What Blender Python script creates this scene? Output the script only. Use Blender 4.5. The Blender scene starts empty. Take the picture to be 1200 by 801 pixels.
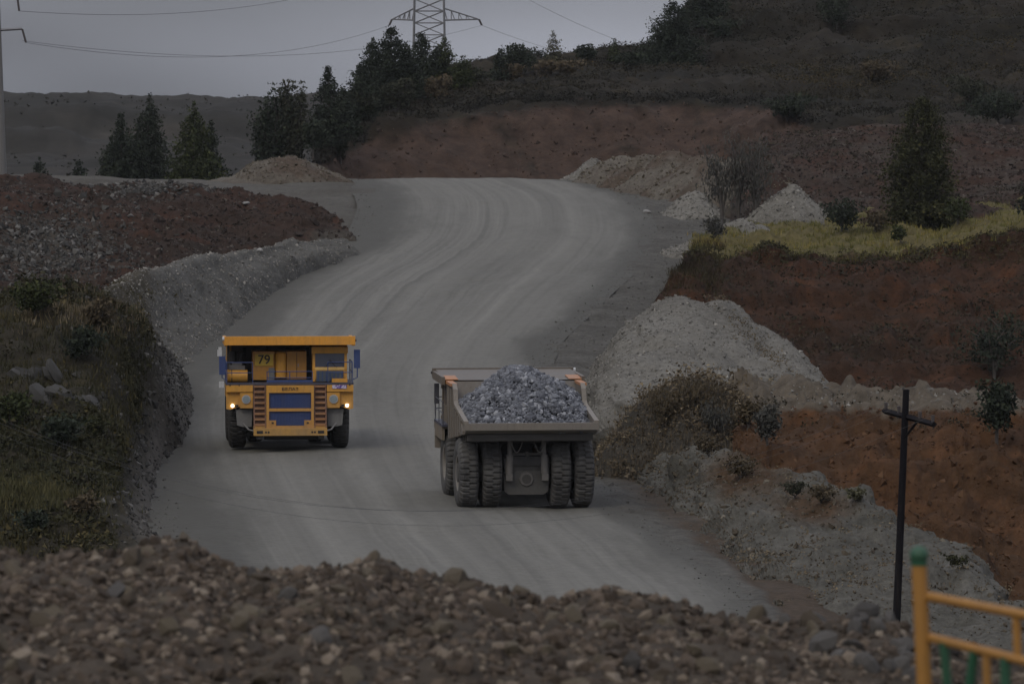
import bpy, math, random
import numpy as np

rng = np.random.default_rng(7)
random.seed(7)
sc = bpy.context.scene
C = sc.collection
R_ = math.radians

# ------------------------------------------------------------------ camera
FPX = 6667.0                       # focal length in photo pixels (200 mm on full frame)
CAM = np.array([0.0, 0.0, 18.5])
PITCH = math.atan((400.5 - 94.0) / FPX)
cd = bpy.data.cameras.new("camera")
cam = bpy.data.objects.new("camera", cd)
C.objects.link(cam)
cam.location = CAM
cam.rotation_euler = (math.pi / 2 - PITCH, 0, 0)
cd.lens = 200.0
cd.sensor_width = 36.0
cd.clip_start = 0.5
cd.clip_end = 20000
cd.dof.use_dof = True
cd.dof.focus_distance = 262
cd.dof.aperture_fstop = 6.3
sc.camera = cam

# ------------------------------------------------------------------ world: overcast sky
SUN_EL, SUN_AZ = 42.0, 208.0
w = bpy.data.worlds.new("World")
sc.world = w
w.use_nodes = True
nt = w.node_tree
nt.nodes.clear()
out = nt.nodes.new("ShaderNodeOutputWorld")
bg = nt.nodes.new("ShaderNodeBackground")
sky = nt.nodes.new("ShaderNodeTexSky")
sky.sky_type = 'NISHITA'
sky.sun_disc = False
sky.sun_elevation = R_(SUN_EL)
sky.sun_rotation = R_(SUN_AZ)
tc = nt.nodes.new("ShaderNodeTexCoord")
sep = nt.nodes.new("ShaderNodeSeparateXYZ")
nt.links.new(tc.outputs["Generated"], sep.inputs[0])
mx = nt.nodes.new("ShaderNodeMath"); mx.operation = 'MAXIMUM'; mx.inputs[1].default_value = 0.0
nt.links.new(sep.outputs["Z"], mx.inputs[0])
grad = nt.nodes.new("ShaderNodeMath"); grad.operation = 'MULTIPLY_ADD'      # (1 + 2 sin e): even overcast
grad.inputs[1].default_value = 9.6; grad.inputs[2].default_value = 4.8
nt.links.new(mx.outputs[0], grad.inputs[0])
cl = nt.nodes.new("ShaderNodeTexNoise")                                       # broad, faint cloud
cl.inputs["Scale"].default_value = 9.0
cl.inputs["Detail"].default_value = 1.5
mpc = nt.nodes.new("ShaderNodeMapping")
mpc.inputs["Scale"].default_value = (1.0, 1.0, 3.0)
mpc.inputs["Location"].default_value = (64.39, 33.37, 0.0)
nt.links.new(tc.outputs["Generated"], mpc.inputs[0])
nt.links.new(mpc.outputs[0], cl.inputs["Vector"])
cm = nt.nodes.new("ShaderNodeMapRange")
cm.inputs["From Min"].default_value = 0.3; cm.inputs["From Max"].default_value = 0.7
cm.inputs["To Min"].default_value = 0.55; cm.inputs["To Max"].default_value = 1.4
nt.links.new(cl.outputs["Fac"], cm.inputs["Value"])
ml = nt.nodes.new("ShaderNodeMath"); ml.operation = 'MULTIPLY'
nt.links.new(grad.outputs[0], ml.inputs[0]); nt.links.new(cm.outputs[0], ml.inputs[1])
tint = nt.nodes.new("ShaderNodeVectorMath"); tint.operation = 'SCALE'
tint.inputs[0].default_value = (0.93, 0.97, 1.13)
nt.links.new(ml.outputs[0], tint.inputs["Scale"])
mixw = nt.nodes.new("ShaderNodeMixRGB")
mixw.inputs[0].default_value = 0.92
nt.links.new(sky.outputs[0], mixw.inputs[1])
nt.links.new(tint.outputs[0], mixw.inputs[2])
nt.links.new(mixw.outputs[0], bg.inputs["Color"])
bg.inputs["Strength"].default_value = 0.10
nt.links.new(bg.outputs[0], out.inputs[0])

sd = bpy.data.lights.new("sun", 'SUN')
sd.energy = 1.5
sd.angle = R_(25)
sd.color = (1.0, 0.93, 0.8)
sun = bpy.data.objects.new("sun", sd)
C.objects.link(sun)
sun.location = (-80, -40, 150)
sun.rotation_euler = (R_(90 - SUN_EL), 0, R_(-28))

sc.view_settings.view_transform = 'Standard'
sc.view_settings.look = 'None'
sc.view_settings.exposure = -0.72
sc.view_settings.gamma = 1.0
sc.view_settings.use_curve_mapping = False
sc.cycles.use_denoising = True
sc.cycles.max_bounces = 4
sc.cycles.diffuse_bounces = 2
sc.cycles.glossy_bounces = 1
sc.cycles.transmission_bounces = 1
sc.cycles.use_adaptive_sampling = True
sc.cycles.adaptive_threshold = 0.02

# ------------------------------------------------------------------ helpers: projection
F_ = np.array([0, math.cos(PITCH), -math.sin(PITCH)])
UP_ = np.array([0, math.sin(PITCH), math.cos(PITCH)])
RT_ = np.array([1.0, 0, 0])


def U(px, py, d):
    """world point standing d metres away that the photograph shows at (px, py)"""
    v = F_ * FPX + RT_ * (px - 600.0) + UP_ * (400.5 - py)
    return CAM + v * (d / v[1])


def pchip(t, V, tq):
    t = np.asarray(t, float); V = np.asarray(V, float)
    h = np.diff(t)
    sh = (-1,) + (1,) * (V.ndim - 1)
    dl = np.diff(V, axis=0) / h.reshape(sh)
    m = np.zeros_like(V)
    if len(t) > 2:
        h0 = h[:-1].reshape(sh); h1 = h[1:].reshape(sh)
        w1 = 2 * h1 + h0; w2 = h1 + 2 * h0
        a, b = dl[:-1], dl[1:]
        with np.errstate(divide='ignore', invalid='ignore'):
            mm = (w1 + w2) / (w1 / a + w2 / b)
        m[1:-1] = np.where(a * b > 0, np.nan_to_num(mm), 0.0)
    m[0] = dl[0]; m[-1] = dl[-1]
    k = np.clip(np.searchsorted(t, tq, side='right') - 1, 0, len(h) - 1)
    hh = h[k].reshape(sh); s = ((tq - t[k]) / h[k]).reshape(sh)
    s2, s3 = s * s, s * s * s
    return ((2 * s3 - 3 * s2 + 1) * V[k] + (s3 - 2 * s2 + s) * hh * m[k]
            + (-2 * s3 + 3 * s2) * V[k + 1] + (s3 - s2) * hh * m[k + 1])


RD = np.array([100, 170, 203, 247, 278, 300, 350, 400, 450, 500, 520, 540, 600, 800, 1500], float)
RZ = np.array([-1.0, -0.7, -0.4, 0.0, .32, .8, 2.2, 4.2, 6.6, 8.8, 9.45, 9.0, 7.0, 5.0, 3.0])


def road_z(d):
    return pchip(RD, RZ, np.atleast_1d(np.asarray(d, float)))


_dt = np.linspace(150, 521, 900)
_yt = 400.5 - FPX * np.tan(np.arctan2(road_z(_dt) - CAM[2], _dt) + PITCH)


def D(py):
    """distance at which the road surface shows at height py in the photograph"""
    return float(np.interp(-py, -_yt, _dt))


def RP(px, py, dz=0.0):
    p = U(px, py, D(py)); p[2] += dz
    return p


# ------------------------------------------------------------------ helpers: noise
def _hash(i, j, k, seed):
    n = (i * 374761393 + j * 668265263 + k * 2147483647 + seed * 1274126177) & 0xffffffff
    n = ((n ^ (n >> 13)) * 1274126177) & 0xffffffff
    n = ((n ^ (n >> 16)) * 2246822519) & 0xffffffff
    return ((n ^ (n >> 15)) & 0xffff) / 65535.0


def vnoise(P, seed=0):
    I = np.floor(P).astype(np.int64); f = P - I
    f = f * f * f * (f * (f * 6 - 15) + 10)
    r = 0
    for a in (0, 1):
        wa = f[..., 0] if a else 1 - f[..., 0]
        for b in (0, 1):
            wb = f[..., 1] if b else 1 - f[..., 1]
            for c in (0, 1):
                wc = f[..., 2] if c else 1 - f[..., 2]
                r = r + wa * wb * wc * _hash(I[..., 0] + a, I[..., 1] + b, I[..., 2] + c, seed)
    return r * 2 - 1


def fbm(P, octv=4, seed=0, gain=0.5):
    r = 0; a = 1.0
    for o in range(octv):
        r = r + a * vnoise(P * (2.03 ** o) + 17.3 * o, seed + o)
        a *= gain
    return r


# ------------------------------------------------------------------ helpers: materials
def _n(nt, kind, **kw):
    n = nt.nodes.new(kind)
    for k, v in kw.items():
        setattr(n, k, v)
    return n


def new_mat(name):
    m = bpy.data.materials.new(name)
    m.use_nodes = True
    nt = m.node_tree
    b = nt.nodes["Principled BSDF"]
    b.inputs["Specular IOR Level"].default_value = 0.25
    return m, nt, b


def mixc(nt, fac, a, b, mode='MIX'):
    n = _n(nt, "ShaderNodeMixRGB", blend_type=mode)
    for i, v in ((0, fac), (1, a), (2, b)):
        if hasattr(v, 'is_output'):
            nt.links.new(v, n.inputs[i])
        else:
            n.inputs[i].default_value = v if i == 0 else (*v, 1)
    return n.outputs[0]


def noise_out(nt, vec, scale, detail=4, rough=.55, lo=.35, hi=.65, dist=0.0):
    n = _n(nt, "ShaderNodeTexNoise")
    n.inputs["Scale"].default_value = scale
    n.inputs["Detail"].default_value = detail
    n.inputs["Roughness"].default_value = rough
    n.inputs["Distortion"].default_value = dist
    if vec is not None:
        nt.links.new(vec, n.inputs["Vector"])
    r = _n(nt, "ShaderNodeMapRange")
    r.inputs["From Min"].default_value = lo; r.inputs["From Max"].default_value = hi
    nt.links.new(n.outputs["Fac"], r.inputs["Value"])
    return r.outputs[0]


def attr_out(nt, name):
    a = _n(nt, "ShaderNodeAttribute", attribute_name=name)
    return a.outputs["Fac"]


def soil(name, A, B, Cc=None, s1=.12, s2=1.6, bump=.35, bscale=5.0, rough=.95, grain=.45, Dd=None):
    """earth, gravel, scree: two tones in broad patches, fine grain, an optional third tone where 'mask' says"""
    m, nt, b = new_mat(name)
    tc = _n(nt, "ShaderNodeTexCoord").outputs["Object"]
    c = mixc(nt, noise_out(nt, tc, s1, 5, .6), A, B)
    if Dd:
        c = mixc(nt, noise_out(nt, tc, s1 * 3.1, 4, .6, .55, .68), c, Dd)
    if Cc:
        msk = attr_out(nt, "mask")
        nn = noise_out(nt, tc, .55, 5, .65, .3, .7)
        ad = _n(nt, "ShaderNodeMath", operation='MULTIPLY_ADD')
        nt.links.new(nn, ad.inputs[0]); ad.inputs[1].default_value = .9
        sub = _n(nt, "ShaderNodeMath", operation='MULTIPLY_ADD')
        nt.links.new(msk, sub.inputs[0]); sub.inputs[1].default_value = 2.0; sub.inputs[2].default_value = -.95
        nt.links.new(sub.outputs[0], ad.inputs[2]); ad.use_clamp = True
        c = mixc(nt, ad.outputs[0], c, Cc)
    g = noise_out(nt, tc, s2, 6, .7, .25, .75)
    gm = _n(nt, "ShaderNodeMapRange")
    gm.inputs["To Min"].default_value = 1 - grain; gm.inputs["To Max"].default_value = 1 + grain
    nt.links.new(g, gm.inputs["Value"])
    sv = _n(nt, "ShaderNodeVectorMath", operation='SCALE')
    nt.links.new(c, sv.inputs[0]); nt.links.new(gm.outputs[0], sv.inputs["Scale"])
    nt.links.new(sv.outputs[0], b.inputs["Base Color"])
    b.inputs["Roughness"].default_value = rough
    b.inputs["Specular IOR Level"].default_value = .15
    bn = _n(nt, "ShaderNodeTexNoise"); bn.inputs["Scale"].default_value = bscale
    bn.inputs["Detail"].default_value = 5; bn.inputs["Roughness"].default_value = .7
    nt.links.new(tc, bn.inputs["Vector"])
    bp = _n(nt, "ShaderNodeBump"); bp.inputs["Strength"].default_value = bump; bp.inputs["Distance"].default_value = .25
    nt.links.new(bn.outputs["Fac"], bp.inputs["Height"])
    nt.links.new(bp.outputs[0], b.inputs["Normal"])
    return m


def tinted(name, A, B, Cc=None, rough=.9, spec=.2, grain=8.0):
    """stones, leaves, blades: colour picked per piece by the 'tint' attribute"""
    m, nt, b = new_mat(name)
    t = attr_out(nt, "tint")
    r = _n(nt, "ShaderNodeValToRGB")
    e = r.color_ramp.elements
    e[0].color = (*A, 1); e[1].color = (*B, 1)
    if Cc:
        e[1].position = .8
        x = e.new(1.0); x.color = (*Cc, 1)
    nt.links.new(t, r.inputs[0])
    col = r.outputs[0]
    if grain:
        tc = _n(nt, "ShaderNodeTexCoord").outputs["Object"]
        col = mixc(nt, noise_out(nt, tc, grain, 3, .6, .3, .7), col, (.5, .5, .5), 'OVERLAY')
    nt.links.new(col, b.inputs["Base Color"])
    b.inputs["Roughness"].default_value = rough
    b.inputs["Specular IOR Level"].default_value = spec
    return m


def stone_single(name, A, B, grain=6.0):
    """stones that are objects of their own: tone picked per object"""
    m, nt, b = new_mat(name)
    oi = _n(nt, "ShaderNodeObjectInfo")
    c = mixc(nt, oi.outputs["Random"], A, B)
    tc = _n(nt, "ShaderNodeTexCoord").outputs["Object"]
    c = mixc(nt, noise_out(nt, tc, grain, 5, .65, .25, .75), c, (.42, .42, .42), 'OVERLAY')
    nt.links.new(c, b.inputs["Base Color"])
    b.inputs["Roughness"].default_value = .92
    bp = _n(nt, "ShaderNodeBump"); bp.inputs["Strength"].default_value = .5; bp.inputs["Distance"].default_value = .05
    bn = _n(nt, "ShaderNodeTexNoise"); bn.inputs["Scale"].default_value = grain * 2; bn.inputs["Detail"].default_value = 5
    nt.links.new(tc, bn.inputs["Vector"]); nt.links.new(bn.outputs["Fac"], bp.inputs["Height"])
    nt.links.new(bp.outputs[0], b.inputs["Normal"])
    return m


def paint(name, col, dust=.25, dcol=(.17, .155, .14), rough=.5, low=0.0, spec=.4, metal=0.0):
    """painted steel under road dust: patches of dust, more of it lower down on the machine"""
    m, nt, b = new_mat(name)
    tc = _n(nt, "ShaderNodeTexCoord").outputs["Object"]
    n1 = noise_out(nt, tc, .9, 6, .65, .2, .85)
    sc_ = _n(nt, "ShaderNodeMath", operation='MULTIPLY'); sc_.inputs[1].default_value = dust * 1.6
    nt.links.new(n1, sc_.inputs[0])
    fac = sc_.outputs[0]
    if low:
        sx = _n(nt, "ShaderNodeSeparateXYZ"); nt.links.new(tc, sx.inputs[0])
        mr = _n(nt, "ShaderNodeMapRange")
        mr.inputs["From Min"].default_value = 3.4; mr.inputs["From Max"].default_value = .5
        mr.inputs["To Max"].default_value = low
        nt.links.new(sx.outputs["Z"], mr.inputs["Value"])
        ad = _n(nt, "ShaderNodeMath", operation='ADD'); ad.use_clamp = True
        nt.links.new(fac, ad.inputs[0]); nt.links.new(mr.outputs[0], ad.inputs[1])
        fac = ad.outputs[0]
    c = mixc(nt, fac, col, dcol)
    ms = _n(nt, "ShaderNodeMapping"); ms.inputs["Scale"].default_value = (5.0, 5.0, .55)
    nt.links.new(tc, ms.inputs[0])
    stf = _n(nt, "ShaderNodeMath", operation='MULTIPLY'); stf.inputs[1].default_value = .38
    nt.links.new(noise_out(nt, ms.outputs[0], 1.0, 5, .7, .5, .78), stf.inputs[0])
    c = mixc(nt, stf.outputs[0], c, (.07, .055, .04))
    fine = noise_out(nt, tc, 9, 4, .7, .2, .8)
    gm = _n(nt, "ShaderNodeMapRange"); gm.inputs["To Min"].default_value = .86; gm.inputs["To Max"].default_value = 1.12
    nt.links.new(fine, gm.inputs["Value"])
    sv = _n(nt, "ShaderNodeVectorMath", operation='SCALE')
    nt.links.new(c, sv.inputs[0]); nt.links.new(gm.outputs[0], sv.inputs["Scale"])
    nt.links.new(sv.outputs[0], b.inputs["Base Color"])
    b.inputs["Roughness"].default_value = rough
    b.inputs["Specular IOR Level"].default_value = spec
    b.inputs["Metallic"].default_value = metal
    return m


def lamp_mat(name, col, strength):
    m, nt, b = new_mat(name)
    b.inputs["Emission Color"].default_value = (*col, 1)
    b.inputs["Emission Strength"].default_value = strength
    b.inputs["Base Color"].default_value = (.8, .8, .8, 1)
    return m


# ------------------------------------------------------------------ helpers: meshes and objects
def mesh_np(name, V, Fq, smooth=False, attrs=None, uv=None):
    """V (n,3), Fq (m,3) or (m,4)"""
    me = bpy.data.meshes.new(name)
    V = np.asarray(V, np.float32); Fq = np.asarray(Fq, np.int32)
    k = Fq.shape[1]
    me.vertices.add(len(V)); me.vertices.foreach_set("co", V.ravel())
    me.loops.add(Fq.size); me.loops.foreach_set("vertex_index", Fq.ravel())
    me.polygons.add(len(Fq))
    me.polygons.foreach_set("loop_start", np.arange(0, Fq.size, k, dtype=np.int32))
    me.polygons.foreach_set("use_smooth", np.full(len(Fq), smooth, bool))
    for an, av in (attrs or {}).items():
        a = me.attributes.new(an, 'FLOAT', 'POINT')
        a.data.foreach_set("value", np.asarray(av, np.float32))
    if uv is not None:
        l = me.uv_layers.new(name="UVMap")
        l.data.foreach_set("uv", np.asarray(uv, np.float32)[Fq.ravel()].ravel())
    me.update(calc_edges=True)
    return me


def put(name, me, mat=None, parent=None, label=None, cat=None, group=None, kind=None):
    o = bpy.data.objects.new(name, me)
    C.objects.link(o)
    if me is not None and mat is not None:
        me.materials.clear(); me.materials.append(mat)
    if parent is not None:
        o.parent = parent
    for k, v in (("label", label), ("category", cat), ("group", group), ("kind", kind)):
        if v:
            o[k] = v
    return o


def empty(name, loc=(0, 0, 0), label=None, cat=None, group=None):
    o = put(name, None, label=label, cat=cat, group=group)
    o.location = loc
    o.empty_display_size = .3
    return o


def grid_faces(nu, nv):
    i = np.arange(nu - 1)[None, :]; j = np.arange(nv - 1)[:, None]
    a = j * nu + i
    return np.stack([a, a + 1, a + nu + 1, a + nu], -1).reshape(-1, 4)


SURF = {}


def loft(name, rows, nu, nv, mat, disp=(), mask=None, smooth=True, uvs=False, seed=0, kind="structure", label=None,
         cat=None, edge_keep=False, world=False, calm=0.0, post=None):
    """surface through rows of (px, py, distance) points; near row first"""
    W = []
    for r in rows:
        P = np.array([p if world else U(*p) for p in r], float)
        s = np.concatenate([[0], np.cumsum(np.linalg.norm(np.diff(P[:, :2], axis=0), axis=1) + 1e-6)])
        W.append(pchip(s / s[-1], P, np.linspace(0, 1, nu)))
    W = np.array(W)
    tt = np.concatenate([[0], np.cumsum(np.mean(np.linalg.norm(np.diff(W, axis=0), axis=2), axis=1) + 1e-6)])
    tt /= tt[-1]
    G = pchip(tt, W, np.linspace(0, 1, nv))
    if post is not None:
        G = post(G)
    du = np.gradient(G, axis=1); dv = np.gradient(G, axis=0)
    N = np.cross(du, dv); N /= np.linalg.norm(N, axis=2, keepdims=True) + 1e-9
    N[N[..., 2] < 0] *= -1
    fade = np.ones((nv, nu))
    if edge_keep:
        u = np.linspace(0, 1, nu)[None, :]
        fade = np.clip(np.minimum(u, 1 - u) * 8, 0, 1) * np.ones((nv, 1))
    if calm:
        fade = fade * np.clip((1 - np.linspace(0, 1, nu))[None, :] / calm, .12, 1)
    for q, (amp, scl, octv) in enumerate(disp):
        n = fbm(G * np.array(scl if hasattr(scl, '__len__') else (scl,) * 3), abs(octv), seed * 31 + q * 7)
        if octv < 0:                      # gullies between sharp ribs
            n = 1.3 * np.abs(n) - .55
        G = G + N * (amp * n * fade)[..., None]
    at = {}
    if mask is not None:
        at["mask"] = mask(G, np.linspace(0, 1, nu)[None, :] * np.ones((nv, 1)), np.linspace(0, 1, nv)[:, None] * np.ones((1, nu))).ravel()
    uv = None
    if uvs:
        uu, vv = np.meshgrid(np.linspace(0, 1, nu), np.linspace(0, 1, nv)); uv = np.stack([uu, vv], -1).reshape(-1, 2)
    me = mesh_np(name, G.reshape(-1, 3), grid_faces(nu, nv), smooth, at, uv)
    SURF[name] = (G, N)
    return put(name, me, mat, kind=kind, label=label, cat=cat)


def mound(name, c, rx, ry, h, mat, rot=0.0, noise=.25, nscale=.5, seed=0, nr=40, na=72, power=1.15, mask=None,
          kind="structure", label=None, cat=None, skirt=1.5):
    r = np.linspace(0, 1.25, nr)[:, None] * np.ones((1, na))
    a = np.linspace(0, 2 * math.pi, na, endpoint=False)[None, :] * np.ones((nr, 1))
    wob = 1 + .16 * fbm(np.stack([np.cos(a) * 1.4, np.sin(a) * 1.4, np.full_like(a, seed * 3.7)], -1), 3, seed)
    x = r * np.cos(a) * rx * wob; y = r * np.sin(a) * ry * wob
    rs = np.sqrt(r * r + .01) - .1
    z = h * (1 - np.clip(rs, 0, 2) ** power)
    z = np.where(r > 1, -(r - 1) / .25 * skirt + h * (1 - (np.sqrt(1.01) - .1) ** power), z)
    P = np.stack([c[0] + x * math.cos(rot) - y * math.sin(rot), c[1] + x * math.sin(rot) + y * math.cos(rot), c[2] + z], -1)
    P[..., 2] += noise * fbm(P * nscale, 4, seed) * np.clip(1.2 - r * .7, .2, 1)
    P[..., 0] += noise * .7 * fbm(P * nscale + 9, 3, seed + 3); P[..., 1] += noise * .7 * fbm(P * nscale + 21, 3, seed + 5)
    P[0] = P[0].mean(0)
    j = np.arange(nr - 1)[:, None]; i = np.arange(na)[None, :]
    a0 = j * na + i; a1 = j * na + (i + 1) % na
    Fq = np.stack([a0, a0 + na, a1 + na, a1], -1).reshape(-1, 4)
    at = {"mask": mask(P, r, a).ravel()} if mask else {}
    me = mesh_np(name, P.reshape(-1, 3), Fq, True, at)
    SURF[name] = (P, None)
    return put(name, me, mat, kind=kind, label=label, cat=cat)


# ---- stones
def ico():
    t = (1 + 5 ** .5) / 2
    V = np.array([(-1, t, 0), (1, t, 0), (-1, -t, 0), (1, -t, 0), (0, -1, t), (0, 1, t), (0, -1, -t), (0, 1, -t),
                  (t, 0, -1), (t, 0, 1), (-t, 0, -1), (-t, 0, 1)], float)
    V /= np.linalg.norm(V[0])
    Fc = np.array([(0, 11, 5), (0, 5, 1), (0, 1, 7), (0, 7, 10), (0, 10, 11), (1, 5, 9), (5, 11, 4), (11, 10, 2), (10, 7, 6),
                   (7, 1, 8), (3, 9, 4), (3, 4, 2), (3, 2, 6), (3, 6, 8), (3, 8, 9), (4, 9, 5), (2, 4, 11), (6, 2, 10),
                   (8, 6, 7), (9, 8, 1)])
    return V, Fc


IV, IF = ico()
STONES = []
for _k in range(12):
    v = IV * (1 + rng.uniform(-.32, .28, (12, 1))) * np.array([1, rng.uniform(.6, .95), rng.uniform(.4, .8)])
    STONES.append(v)


def rot_mats(n, tilt=math.pi):
    q = rng.normal(size=(n, 4)); q /= np.linalg.norm(q, axis=1, keepdims=True)
    a, b, c, d = q.T
    return np.stack([np.stack([1 - 2 * (c * c + d * d), 2 * (b * c - a * d), 2 * (b * d + a * c)], -1),
                     np.stack([2 * (b * c + a * d), 1 - 2 * (b * b + d * d), 2 * (c * d - a * b)], -1),
                     np.stack([2 * (b * d - a * c), 2 * (c * d + a * b), 1 - 2 * (b * b + c * c)], -1)], 1)


OF = np.array([(0, 2, 4), (2, 1, 4), (1, 3, 4), (3, 0, 4), (2, 0, 5), (1, 2, 5), (3, 1, 5), (0, 3, 5)])
CHIPS = []
for _k in range(16):                                   # eight-faced chips for the gravel
    v = np.array([(1, 0, 0), (-1, 0, 0), (0, 1, 0), (0, -1, 0), (0, 0, 1), (0, 0, -1)], float) + rng.uniform(-.35, .35, (6, 3))
    CHIPS.append(v * np.array([1.15, rng.uniform(.75, 1.1), rng.uniform(.6, .95)]))


def stones_mesh(name, P, S, fine=False):
    n = len(P)
    B, Fs = (CHIPS, OF) if fine else (STONES, IF)
    base = np.array(B)[rng.integers(0, len(B), n)]
    k = base.shape[1]
    V = np.einsum('nij,nkj->nki', rot_mats(n), base) * S[:, None, None] + P[:, None, :]
    Fc = Fs[None] + (np.arange(n) * k)[:, None, None]
    tint = np.repeat(rng.uniform(0, 1, n), k)
    return mesh_np(name, V.reshape(-1, 3), Fc.reshape(-1, 3), False, {"tint": tint})


def sample(surf, n, keep=None, closed=False):
    """random points on a surface grid, denser where it is wide; keep(P, u, v) -> weight 0..1"""
    G, N = SURF[surf]
    nv, nu = G.shape[:2]
    A = np.linalg.norm(np.cross(G[1:, :-1] - G[:-1, :-1], G[:-1, 1:] - G[:-1, :-1]), axis=2)
    u0, v0 = np.meshgrid((np.arange(nu - 1) + .5) / (nu - 1), (np.arange(nv - 1) + .5) / (nv - 1))
    if keep is not None:
        A = A * np.clip(keep(G[:-1, :-1], u0, v0), 0, 1)
    p = A.ravel() / A.sum()
    k = rng.choice(len(p), n, p=p)
    j, i = k // (nu - 1), k % (nu - 1)
    a, b = rng.uniform(0, 1, (2, n, 1))
    return (G[j, i] * (1 - a) * (1 - b) + G[j, i + 1] * a * (1 - b) + G[j + 1, i] * (1 - a) * b + G[j + 1, i + 1] * a * b)


def proj(P):
    d = P - CAM
    z = d @ F_
    return 600 + FPX * d[..., 0] / z, 400.5 - FPX * (d @ UP_) / z


def sizes(n, lo, hi, k=2.2):
    return lo * (1 - rng.uniform(0, 1, n) * (1 - (lo / hi) ** k)) ** (-1 / k)


# ---- grass and leaves
def blades_mesh(name, P, h, wd=.05, per=6, spread=.15, lean=.45, tlo=0, thi=1):
    n = len(P)
    B = np.repeat(P, per, 0) + np.c_[rng.normal(0, spread, (n * per, 2)), np.zeros(n * per)]
    hh = np.repeat(h, per) * rng.uniform(.5, 1.15, n * per)
    az = rng.uniform(0, 2 * math.pi, n * per); ln = rng.uniform(0, lean, n * per) * hh
    side = np.stack([-np.sin(az), np.cos(az), np.zeros_like(az)], -1) * (wd * rng.uniform(.6, 1.4, n * per))[:, None]
    tip = B + np.stack([np.cos(az) * ln, np.sin(az) * ln, hh], -1)
    B = B - np.array([0, 0, .05])
    V = np.stack([B - side, B + side, tip], 1).reshape(-1, 3)
    tint = np.repeat(np.repeat(rng.uniform(tlo, thi, n) * .7 + .15 + .45 * fbm(P * .13, 3, 44), per) + rng.normal(0, .1, n * per), 3)
    return mesh_np(name, V, np.arange(len(V)).reshape(-1, 3), False, {"tint": np.clip(tint, 0, 1)})


def leaf_tris(P, s, tint, flat=0.0):
    n = len(P)
    A = rng.normal(size=(n, 3)); A[:, 2] *= (1 - flat); A /= np.linalg.norm(A, axis=1, keepdims=True)
    B = rng.normal(size=(n, 3)); B -= A * (A * B).sum(1, keepdims=True); B /= np.linalg.norm(B, axis=1, keepdims=True)
    s = s[:, None]
    V = np.stack([P - A * s * .55 - B * s * .25, P + B * s * .55, P + A * s * .75 - B * s * .2], 1).reshape(-1, 3)
    return V, np.arange(len(V)).reshape(-1, 3), np.repeat(tint, 3)


def tube_np(path, rad, n=6):
    path = np.asarray(path, float); rad = np.broadcast_to(np.asarray(rad, float), (len(path),))
    T = np.gradient(path, axis=0); T /= np.linalg.norm(T, axis=1, keepdims=True) + 1e-9
    ref = np.array([0, 0, 1.0]) if abs(T[:, 2]).mean() < .8 else np.array([1.0, 0, 0])
    A = np.cross(T, ref); A /= np.linalg.norm(A, axis=1, keepdims=True) + 1e-9
    B = np.cross(T, A)
    th = np.linspace(0, 2 * math.pi, n, endpoint=False)
    V = path[:, None] + rad[:, None, None] * (np.cos(th)[None, :, None] * A[:, None] + np.sin(th)[None, :, None] * B[:, None])
    Fq = []
    for j in range(len(path) - 1):
        for i in range(n):
            Fq.append((j * n + i, j * n + (i + 1) % n, (j + 1) * n + (i + 1) % n, (j + 1) * n + i))
    return V.reshape(-1, 3), np.array(Fq)


def join_np(parts):
    Vs, Fs, o = [], [], 0
    for V, Fq in parts:
        Vs.append(V); Fs.append(Fq + o); o += len(V)
    return np.concatenate(Vs), np.concatenate(Fs)


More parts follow.
